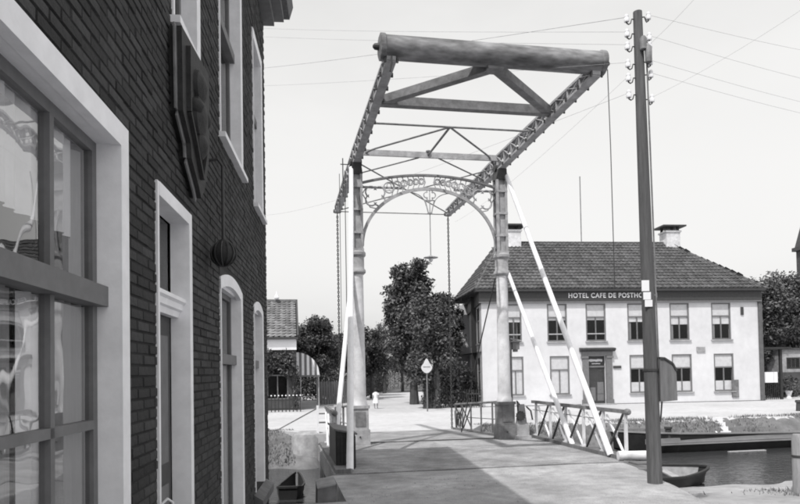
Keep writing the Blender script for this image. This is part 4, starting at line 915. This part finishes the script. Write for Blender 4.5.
# striped awning on the side wall
aw = thing('striped_awning', (-5.90, 37.0, FARZ), R(9.5), 'rounded awning with light and dark stripes on the small house', 'awning')
aR, aL = 1.30, 2.6; az = 1.62-FARZ
prof = [(aR*math.sin(t)*1.0, az+aR*math.cos(t)) for t in [math.pi/2*i/12 for i in range(13)]]
nst = 12; 
for i in range(nst):
    y0, y1 = aL*i/nst, aL*(i+1)/nst; mb = MB()
    vv = []
    for x, z in prof: vv += [(x+.002,y0,z),(x+.002,y1,z)]
    mb.add(vv, [(2*k,2*k+1,2*k+3,2*k+2) for k in range(12)]); mb.build('stripe', M['awn_l' if i % 2 else 'awn_d'], aw, True)
for i in range(9):
    x0, x1 = aR*i/9, aR*(i+1)/9; pts = []
    for x in (x0, (x0+x1)/2, x1): pts.append((x, az+math.sqrt(max(0, aR*aR-x*x))))
    mb = MB(); mb.add([(x0,-.002,az),(x1,-.002,az),(x1,-.002,pts[2][1]),((x0+x1)/2,-.002,pts[1][1]),(x0,-.002,pts[0][1])], [(0,1,2,3,4)]); mb.build('end_stripe', M['awn_d' if i % 2 else 'awn_l'], aw)
mb = MB(); mb.box(0, aR+.03, -.01, aL+.01, az-.10, az-.003); mb.build('valance', M['awn_d'], aw)
for x in (.22, aR-.06): MB().tube([(x,.05,-.1),(x,.05,az-.1)], .03, 8).build('post', M['wood_light'], aw)
MB().tube([(aR-.06,aL-.05,-.1),(aR-.06,aL-.05,az-.1)], .03, 8).build('post', M['wood_light'], aw)
# picket fence by the small house
def picket(name, p, q, h, label, m, tip=None, step=.16, wd=.05):
    p, q = Vector(p), Vector(q); t = thing(name, p, math.atan2(q.y-p.y, q.x-p.x), label, 'fence'); Ln = (q-p).length; k = int(Ln/step)
    me = MB().box(-wd/2, wd/2, -.012, .012, 0, h-.06).add([(-wd/2,-.012,h-.06),(wd/2,-.012,h-.06),(0,-.012,h),(-wd/2,.012,h-.06),(wd/2,.012,h-.06),(0,.012,h)], [(0,1,2),(3,5,4),(0,3,4,1),(1,4,5,2),(2,5,3,0)]).mesh('picket', M[m])
    tm = MB().lathe([(.02,0),(.045,.03),(.02,.07)], (0,0,h-.02), 6).mesh('picket_tip', M[tip]) if tip else None
    for i in range(k+1):
        o = link('picket', me, t, loc=(i*Ln/k, 0, 0))
        if tm: link('picket_tip', tm, o)
    for z in (h*.2, h*.75): MB().box(0, Ln, .012, .04, z-.03, z+.03).build('rail', M[m], t)
    return t
picket('picket_fence', (-9.5, 34.2, FARZ), (-5.3, 34.4, FARZ), .85, 'dark picket fence with white tips in front of the small tiled house', 'wood_dark', 'porcelain', .19)
picket('iron_fence', (2.35, 35.9, FARZ), (4.35, 35.2, FARZ), 1.0, 'dark iron fence beside the hotel front corner', 'iron_dark', None, .13, .03)
picket('board_fence', (-5.2, 41.5, FARZ), (-3.1, 43.5, FARZ), 1.5, 'grey board fence right of the awning under the trees', 'wood_grey', None, .2, .17)

# ------------------------------------------------------------------ right of the hotel
gt = thing('carport', (21.25, 38.2, FARZ), HR, 'dark open timber shed against the right end of the hotel', 'shed')
for x, y in ((0,0),(1.15,0),(0,3),(1.15,3)): MB().box(x, x+.14, y, y+.14, 0, 2.95).build('post', M['wood_dark'], gt)
MB().box(-.1, 1.75, -.2, 3.4, 2.95, 3.08).build('roof', M['wood_dark'], gt); MB().box(.0, 1.29, 3.0, 3.1, 0, 2.9).build('back_board', M['wood_dark'], gt)
mb = MB(); mb.box(.16, .72, .02, .06, 1.0, 1.62); mb.box(.75, .98, .02, .06, 1.0, 1.62); mb.build('notice_board', M['porcelain'], gt)
for k in range(8): MB().box(.16+.12*k, .19+.12*k, .05, .08, 0, .95).build('slat', M['wood_dark'], gt)
ax = thing('annexe', (24.6, 42.0, FARZ), HR, 'low pale annexe with dark base and small window at the right edge', 'building')
mb = MB(); wall_front(mb, 0, 6, 1.55, 3.0, [(.38,1.35,1.75,2.5)], 0, .15, ident); mb.add([(0,0,1.55),(0,4,1.55),(0,4,3),(0,0,3)], [(0,1,2,3)]); mb.build('wall', M['stone'], ax)
MB().box(-.02, 6.02, -.02, 4, 0, 1.55).build('base_wall', M['brick_far'], ax); MB().box(-.15, 6.2, -.15, 4.2, 3.0, 3.12).build('roof', M['slate'], ax)
mb = MB()
for a, b_, c, e in ((.38,.45,1.75,2.5),(1.28,1.35,1.75,2.5),(.45,1.28,2.43,2.5),(.45,1.28,1.75,1.82),(.70,.75,1.82,2.43),(.98,1.03,1.82,2.43)): mb.box(a, b_, .03, .08, c, e)
wn_ = mb.build('window', M['dark_paint'], ax); MB().add([(.38,.06,1.75),(1.35,.06,1.75),(1.35,.06,2.5),(.38,.06,2.5)], [(0,1,2,3)]).build('pane', M['glass'], wn_); MB().box(.3, 1.45, .3, .32, 1.6, 2.7).build('room_back', M['room'], ax)
ct = thing('church_tower', (46.3, 70, FARZ), R(4), 'dark church tower with steep spire at the right edge', 'tower')
MB().box(-2.0, 2.0, -2, 2, 0, 14.6).build('tower_body', M['brick_far'], ct); MB().box(-2.3, 2.3, -2.3, 2.3, 14.6, 15.0).build('cornice', M['slate'], ct)
MB().add([(-2.1,-2.1,15),(2.1,-2.1,15),(2.1,2.1,15),(-2.1,2.1,15),(0,0,26)], [(0,1,4),(1,2,4),(2,3,4),(3,0,4)]).build('spire', M['slate'], ct)
MB().add([(-3.0,-2.0,9.6),(-1.9,-2.0,10.6),(-1.9,4,10.6),(-3.0,4,9.6),(-3,-2,9.3),(-1.9,-2,9.3)], [(0,1,2,3),(4,5,1,0)]).build('lean_to_roof', M['slate'], ct); MB().box(-2.9, -2.0, -1.8, 3.8, 0, 9.4).build('lean_to_wall', M['brick_far'], ct)
fp = thing('flower_urn', G(789, 398.2, FARZ), 0, 'white urn planted with a bush in front of the pale annexe', 'planter')
MB().lathe([(.16,0),(.10,.12),(.20,.42),(.24,.46)], n=12).build('urn', M['porcelain'], fp, True); crown('foliage', [(0,0,.75,.34,.34)], 350, .07, 'leaf_b', fp)

# ------------------------------------------------------------------ boats
def hull(name, parent, Ln, bw, h, m_out, m_in, bow=.22, stern=.9, sheer=.12, gm='gun'):
    n_ = 18; rows = []
    for i in range(n_+1):
        s = i/n_; wd = bw/2*min(1, (s/bow)**.55 if s < bow else 1)*(1 if s < .8 else 1-(1-stern)*((s-.8)/.2)**2)
        if i == 0: wd = .03
        z1 = h+sheer*(abs(s-.55)/.55)**2; zb = -.15+(.45*h*(1-s/bow) if s < bow else 0); x = s*Ln-(0)
        rows.append([(x-(0 if s > bow else .25*h*(1-s/bow)),-wd,z1),(x,-wd*.97,z1*.45),(x,-wd*.8,zb+.06),(x,0,zb),(x,wd*.8,zb+.06),(x,wd*.97,z1*.45),(x-(0 if s > bow else .25*h*(1-s/bow)),wd,z1)])
    mb = MB()
    for r_ in rows: mb.v += r_
    for i in range(n_):
        for j in range(6): mb.f.append((i*7+j, (i+1)*7+j, (i+1)*7+j+1, i*7+j+1)); mb.mi.append(0)
    mb.f.append(tuple(n_*7+j for j in range(7))); mb.mi.append(0)
    o = mb.build('hull', m_out, parent, True)
    mb = MB()
    for sgn in (0, 6):
        pts = [Vector(r_[sgn]) for r_ in rows]
        for a, b_ in zip(pts, pts[1:]): mb.bar(a+Vector((0,0,.012)), b_+Vector((0,0,.012)), .06*min(1, bw), .05)
    mb.bar(Vector(rows[-1][0])+Vector((0,0,.012)), Vector(rows[-1][6])+Vector((0,0,.012)), .06, .05)
    mb.build('gunwale', M[gm], o)
    mb = MB(); ins = []
    for r_ in rows[1:]: ins += [(r_[0][0],r_[0][1]*.95,r_[0][2]-.01),(r_[2][0],r_[2][1]*.95,r_[2][2]+.05),(r_[3][0],0,r_[3][2]+.06),(r_[4][0],r_[4][1]*.95,r_[4][2]+.05),(r_[6][0],r_[6][1]*.95,r_[6][2]-.01)]
    for i in range(n_-1):
        for j in range(4): mb.f.append((i*5+j, (i+1)*5+j, (i+1)*5+j+1, i*5+j+1)); mb.mi.append(0)
    mb.v = ins; mb.build('lining', m_in, parent, True); return o
bp_ = uv(7.75, 5.62, WATER); bg_ = thing('barge', bp_, A+R(1.0), 'long low open barge with pale gunwale moored along the far quay', 'boat')
ho = hull('barge', bg_, 17, 2.1, .52, M['hull'], M['wood_grey'], bow=.10, sheer=.20)
MB().bar((.6,-1.0,.42), (16.8,-1.07,.44), .05, .17).build('rubbing_strake', M['gun'], ho); MB().bar((.9,-1.05,.30), (16.8,-1.085,.30), .03, .05).build('rubbing_strake', M['gun'], ho)
MB().lathe([(.10,.45),(.10,.80),(.13,.82),(.13,.88)], (1.55,-.85,0), 10).build('bollard', M['iron_dark'], ho, True)
MB().add([(.2,-.25,.52),(1.5,-.95,.50),(1.5,.95,.50),(.2,.25,.52)], [(0,1,2,3)]).build('foredeck', M['wood_grey'], ho)
for k in range(5): MB().box(3+2.8*k, 3.25+2.8*k, -1.0, 1.0, .36, .41).build('thwart', M['wood_grey'], ho)
pk = G(747, 450.5, WATER+.02); MB().box(-.7, .7, -.06, .06, -.03, .0).build('floating_plank', M['wood_light'], loc=pk, label='pale plank floating alongside the barge', cat='plank').rotation_euler = (0,0,A)
dp = G(668, 482, WATER); dg_ = thing('rowing_boat', G(704, 483, WATER)+Vector((0,0,.03)), R(190), 'small open rowing boat by the shore behind the telegraph pole', 'boat')
dg_.rotation_euler = (R(-9), 0, R(190))
ho = hull('dinghy', dg_, 2.2, 1.0, .30, M['hull'], M['boat_in'], bow=.4, sheer=.08, stern=.8, gm='wood_dark')
for x in (.75, 1.5): MB().box(x, x+.2, -.44, .44, .18, .21).build('thwart', M['boat_in'], ho)
sk = thing('skiff', G(288, 500, WATER)+Vector((-.1, 1.9, 0)), R(-87), 'dark end of a small moored skiff at the left house corner', 'boat')
hull('skiff', sk, 1.9, .58, .20, M['hull'], M['wood_dark'], bow=.5, stern=.75, gm='wood_dark')
mp_ = thing('mooring_post', G(801, 491, -.92), 0, 'weathered pale mooring post with dark band at the right edge', 'post')
MB().lathe([(.15,-.6),(.145,1.12),(.12,1.18)], n=14).build('post', M['wood_post'], mp_, True); MB().lathe([(.155,.70),(.155,.75)], n=14).build('band', M['iron_dark'], mp_)
bo = thing('bollard', G(799, 411, FARZ), 0, 'small dark bollard on the far quay at right edge', 'bollard'); MB().lathe([(.12,0),(.10,.35),(.15,.40),(.13,.48)], n=12).build('bollard_body', M['iron_dark'], bo, True)
st = thing('quay_steps', uv(12.75, 6.30, -1.0), A, 'whitewashed steps set into the quay bank behind the barge', 'steps')
for k in range(5): MB().box(-.22, .22, .15*k, .15*k+.18, -.2, .12+.155*k).build('step', M['porcelain'], st)
MB().bar((-.40,-.05,.05), (-.40,.75,.80), .06, .05).build('stringer', M['porcelain'], st)

# ------------------------------------------------------------------ telegraph pole
P0 = G(655, 483, 0); P1 = D(637.5, 12, P0.y+.05)
tp = thing('telegraph_pole', P0, 0, 'tall leaning wooden telegraph pole with white insulators on hooks', 'telegraph pole')
pv = P1-P0
MB().tube([Vector((0,0,-.6))]+[pv*t for t in (0, .25, .5, .75, 1)], [.112, .108, .10, .09, .08, .066], 14).build('pole', M['pole_wood'], tp, True)
def on_pole(py, side):
    t = min(1, max(0, (483-py)/471)); return pv*t, .108-.042*t
ins = [(22, -1), (37, -1), (50, -1), (68, -1), (82, -1), (99, -1), (20, 1), (41, 1), (50, 1), (66, 1), (79, 1), (104, 1)]
tips = []
for py, s in ins:
    c, r = on_pole(py, s); out = .11 if s < 0 else .085
    q_ = c+Vector((s*(r+out), -.02, .0))
    hk = MB().tube([c+Vector((s*r*.5,-.01,.03)), c+Vector((s*(r+.03),-.01,.035)), c+Vector((s*(r+.05),-.015,-.03)), c+Vector((s*(r+out-.03),-.02,-.05)), q_+Vector((0,0,-.03)), q_], .010, 6).build('hook', M['iron_dark'], tp)
    MB().lathe([(.036,-.01),(.042,.02),(.030,.055),(.034,.065),(.030,.09),(.012,.105)], q_, 10).build('insulator', M['porcelain'], hk, True); tips.append(P0+q_+Vector((0,0,.06)))
for py, s in ((47, 1), (56, 1), (60, 1)):
    c, r = on_pole(py, s); MB().lathe([(.05,-.10),(.055,.06),(.03,.10)], c+Vector((.03 if py == 47 else .1,-r-.03,0)), 10).build('fuse_can', M['iron_mid'], tp, True)
c, r = on_pole(296, 1)
for k, (dz, hh) in enumerate(((.10, .16), (-.05, .11), (-.16, .10))): MB().box(c.x-.13+.02*k, c.x-.02+.02*k, c.y-r-.02, c.y-r-.008, c.z+dz-hh/2, c.z+dz+hh/2).build('notice', M['porcelain'], tp)
a, b_ = on_pole(60, 1)[0], on_pole(400, 1)[0]
MB().tube([a+Vector((.10,-.03,0)), b_+Vector((.105,-.04,0))], .012, 6).build('conduit', M['iron_mid'], tp)
bx0 = on_pole(382, 1)[0]
poly = [(.095,-.32),(.34,-.30),(.335,.12),(.28,.23),(.16,.31),(.095,.315)]
cb = MB().prism(poly, lambda p, q, c_: (bx0.x+p, bx0.y+c_, bx0.z+q), -.10, .10).build('switch_box', M['wood_grey'], tp)
mb = MB()
for (p, q), (r_, s_) in zip(poly[2:], poly[3:]): mb.bar((bx0.x+p,bx0.y,bx0.z+q+.012), (bx0.x+r_,bx0.y,bx0.z+s_+.012), .025, .24, (0,1,0))
mb.build('switch_box_roof', M['iron_dark'], cb); MB().tube([bx0+Vector((.14,-.03,-.30)), bx0+Vector((.11,-.03,-.62))], .012, 6).build('conduit', M['iron_dark'], cb)
c = on_pole(372, 1)[0]; MB().lathe([(.112,-.015),(.112,.015)], c, 14).build('band', M['iron_dark'], tp)
# wires (parts of the pole's line)
wires = [(0, D(150, 70, 60), .5, .010), (1, D(140, 15, 55), .4, .006), (2, D(140, 25, 55), .3, .006), (3, D(120, 80, 60), .5, .006),
 (6, D(930, 60, 40), .4, .006), (7, D(930, 95, 40), .4, .006), (9, D(930, 118, 40), .4, .006), (10, D(930, 128, 40), .4, .006),
 (8, D(790, -120, 7), .1, .005), (11, D(900, -60, 7), .1, .004), (4, D(455, 222, 30), .2, .005), (5, D(250, 215, 60), .6, .006)]
for i, q_, s_, r in wires: MB().tube([p-P0 for p in sag(tips[i], q_, s_, 20)], [r*.35*(.5+.5*(p-Vector((0,0,CAM_H))).length/10) for p in sag(tips[i], q_, s_, 20)], 4).build('wire', M['iron_light'], tp)
# lamp mast beside the right pylon
lm = thing('lamp_mast', uv(2.12, .35, .0), A, 'thin mast carrying a small box lamp beside the right pylon', 'lamp')
MB().tube([(0,0,-.3),(0,0,2.45)], .03, 8).build('mast', M['iron_mid'], lm); MB().tube([(-.2,0,2.45),(-.2,0,6.4)], .007, 5).build('feed_wire', M['iron_dark'], lm)
d = MB(); d.box(.03, .21, -.07, .07, 2.22, 2.40); d.box(-.02, .23, -.09, .09, 2.40, 2.43); d.box(.07, .17, -.05, .05, 2.16, 2.22); d.build('lamp_box', M['grey_paint'], lm); MB().bar((0,0,2.5),(.3,0,2.44),.03,.03).build('lamp_arm', M['iron_light'], lm)
# swan-neck brackets either side of the left pylon
for s, z in ((-1, 2.40),):
    MB().tube([(-S+s*.12,0,z)]+bez((-S+s*.18,0,z), (-S+s*.34,0,z+.04), (-S+s*.34,0,z-.16), 8), .022, 6).build('lamp_bracket', M['porcelain'], br)
# diamond road sign
sp = G(427.5, 411.5, FARZ); rs = thing('road_sign', sp, R(-4), 'pale diamond-shaped road sign on a post before the ivy tree', 'sign')
zc = D(427, 367, sp.y).z-FARZ; k_ = sp.y/650
MB().tube([(0,.05,-.3),(0,.05,zc+.2)], .035, 8).build('post', M['grey_paint'], rs)
pg = [(0,8.6),(1.2,7.6),(3.2,3.6),(5.2,1.0),(5.6,-.8),(4.4,-3.4),(2.2,-5.6),(0,-6.2)]; pg = pg+[(-x, z) for x, z in reversed(pg[1:-1])]
fc = MB().prism([(x*k_, zc+z*k_) for x, z in pg], lambda p, q, c_: (p, c_, q), -.02, .012).build('sign_face', M['sign_face'], rs)
MB().box(-3.6*k_, 3.6*k_, -.026, -.021, zc-.3*k_, zc+.5*k_).build('sign_band', M['grey_paint'], fc)
# ------------------------------------------------------------------ stone block and kerb at lower left
sb = thing('kerb_stone', G(326, 499, 0), A, 'pale-topped stone block at the street edge lower left', 'stone')
MB().add([(-.13,-.2,-.3),(.13,-.2,-.3),(.13,.3,-.3),(-.13,.3,-.3),(-.12,-.18,.17),(.12,-.18,.21),(.12,.28,.25),(-.12,.28,.20)], [(3,2,1,0),(4,5,6,7),(0,1,5,4),(1,2,6,5),(2,3,7,6),(3,0,4,7)]).build('block', M['stone_dark'], sb)
MB().add([(-.125,-.185,.172),(.125,-.185,.212),(.125,.285,.252),(-.125,.285,.202),(-.125,-.185,.19),(.125,-.185,.23),(.125,.285,.27),(-.125,.285,.22)], [(3,2,1,0),(4,5,6,7),(0,1,5,4),(1,2,6,5),(2,3,7,6),(3,0,4,7)]).build('capping', M['stone'], sb)

# ------------------------------------------------------------------ child walking on the far road
def skin_body(edges_pts, edges, radii, root=0):
    me = bpy.data.meshes.new('body'); me.from_pydata(edges_pts, edges, []); o = bpy.data.objects.new('body_tmp', me); col.objects.link(o)
    o.modifiers.new('s', 'SKIN'); o.modifiers.new('u', 'SUBSURF').levels = 2
    for i, r in enumerate(radii): me.skin_vertices[0].data[i].radius = (r, r)
    me.skin_vertices[0].data[root].use_root = True
    dg = bpy.context.evaluated_depsgraph_get(); out = bpy.data.meshes.new_from_object(o.evaluated_get(dg)); bpy.data.objects.remove(o); return out
pp = G(376, 408.6, FARZ); ps = thing('person', pp, R(170), 'child in a white top and pale skirt walking on the far road', 'person')
H = 1.15; pts = [(0,0,.56),(0,0,.70),(0,0,.86),(0,0,.93),(0,.01,1.02),(0,.01,1.10),
 (.07,0,.52),(.075,.03,.30),(.075,.0,.06),(.075,-.08,.03),(-.07,0,.52),(-.075,-.05,.30),(-.08,-.0,.07),(-.08,-.09,.03),
 (.12,0,.85),(.16,.02,.70),(.17,-.03,.56),(.17,-.05,.50),(-.12,0,.85),(-.16,.0,.70),(-.17,-.05,.57),(-.17,-.07,.51)]
ed = [(0,1),(1,2),(2,3),(3,4),(4,5),(0,6),(6,7),(7,8),(8,9),(0,10),(10,11),(11,12),(12,13),(2,14),(14,15),(15,16),(16,17),(2,18),(18,19),(19,20),(20,21)]
rad = [.10,.09,.09,.04,.075,.06,.065,.045,.03,.028,.065,.045,.03,.028,.042,.034,.026,.022,.042,.034,.026,.022]
bm_ = skin_body(pts, ed, rad); bm_.materials.clear(); bm_.materials.append(M['skin']); link('body', bm_, ps)
MB().lathe([(.115,.55),(.118,.70),(.125,.84),(.10,.89),(.05,.915)], n=14).build('blouse', M['cloth_w'], ps, True)
MB().lathe([(.19,.30),(.16,.45),(.12,.58),(.11,.62)], (0,0,0), 14).build('skirt', M['cloth_w'], ps, True)
MB().lathe([(.05,.95),(.083,1.0),(.092,1.06),(.08,1.12),(.03,1.145)], (0,.022,0), 12).build('hair', M['hair'], ps, True)
for s in (-1, 1): MB().tube([(s*.11,0,.86),(s*.15,.01,.76)], [.05,.05], 8).build('sleeve', M['cloth_w'], ps, True)
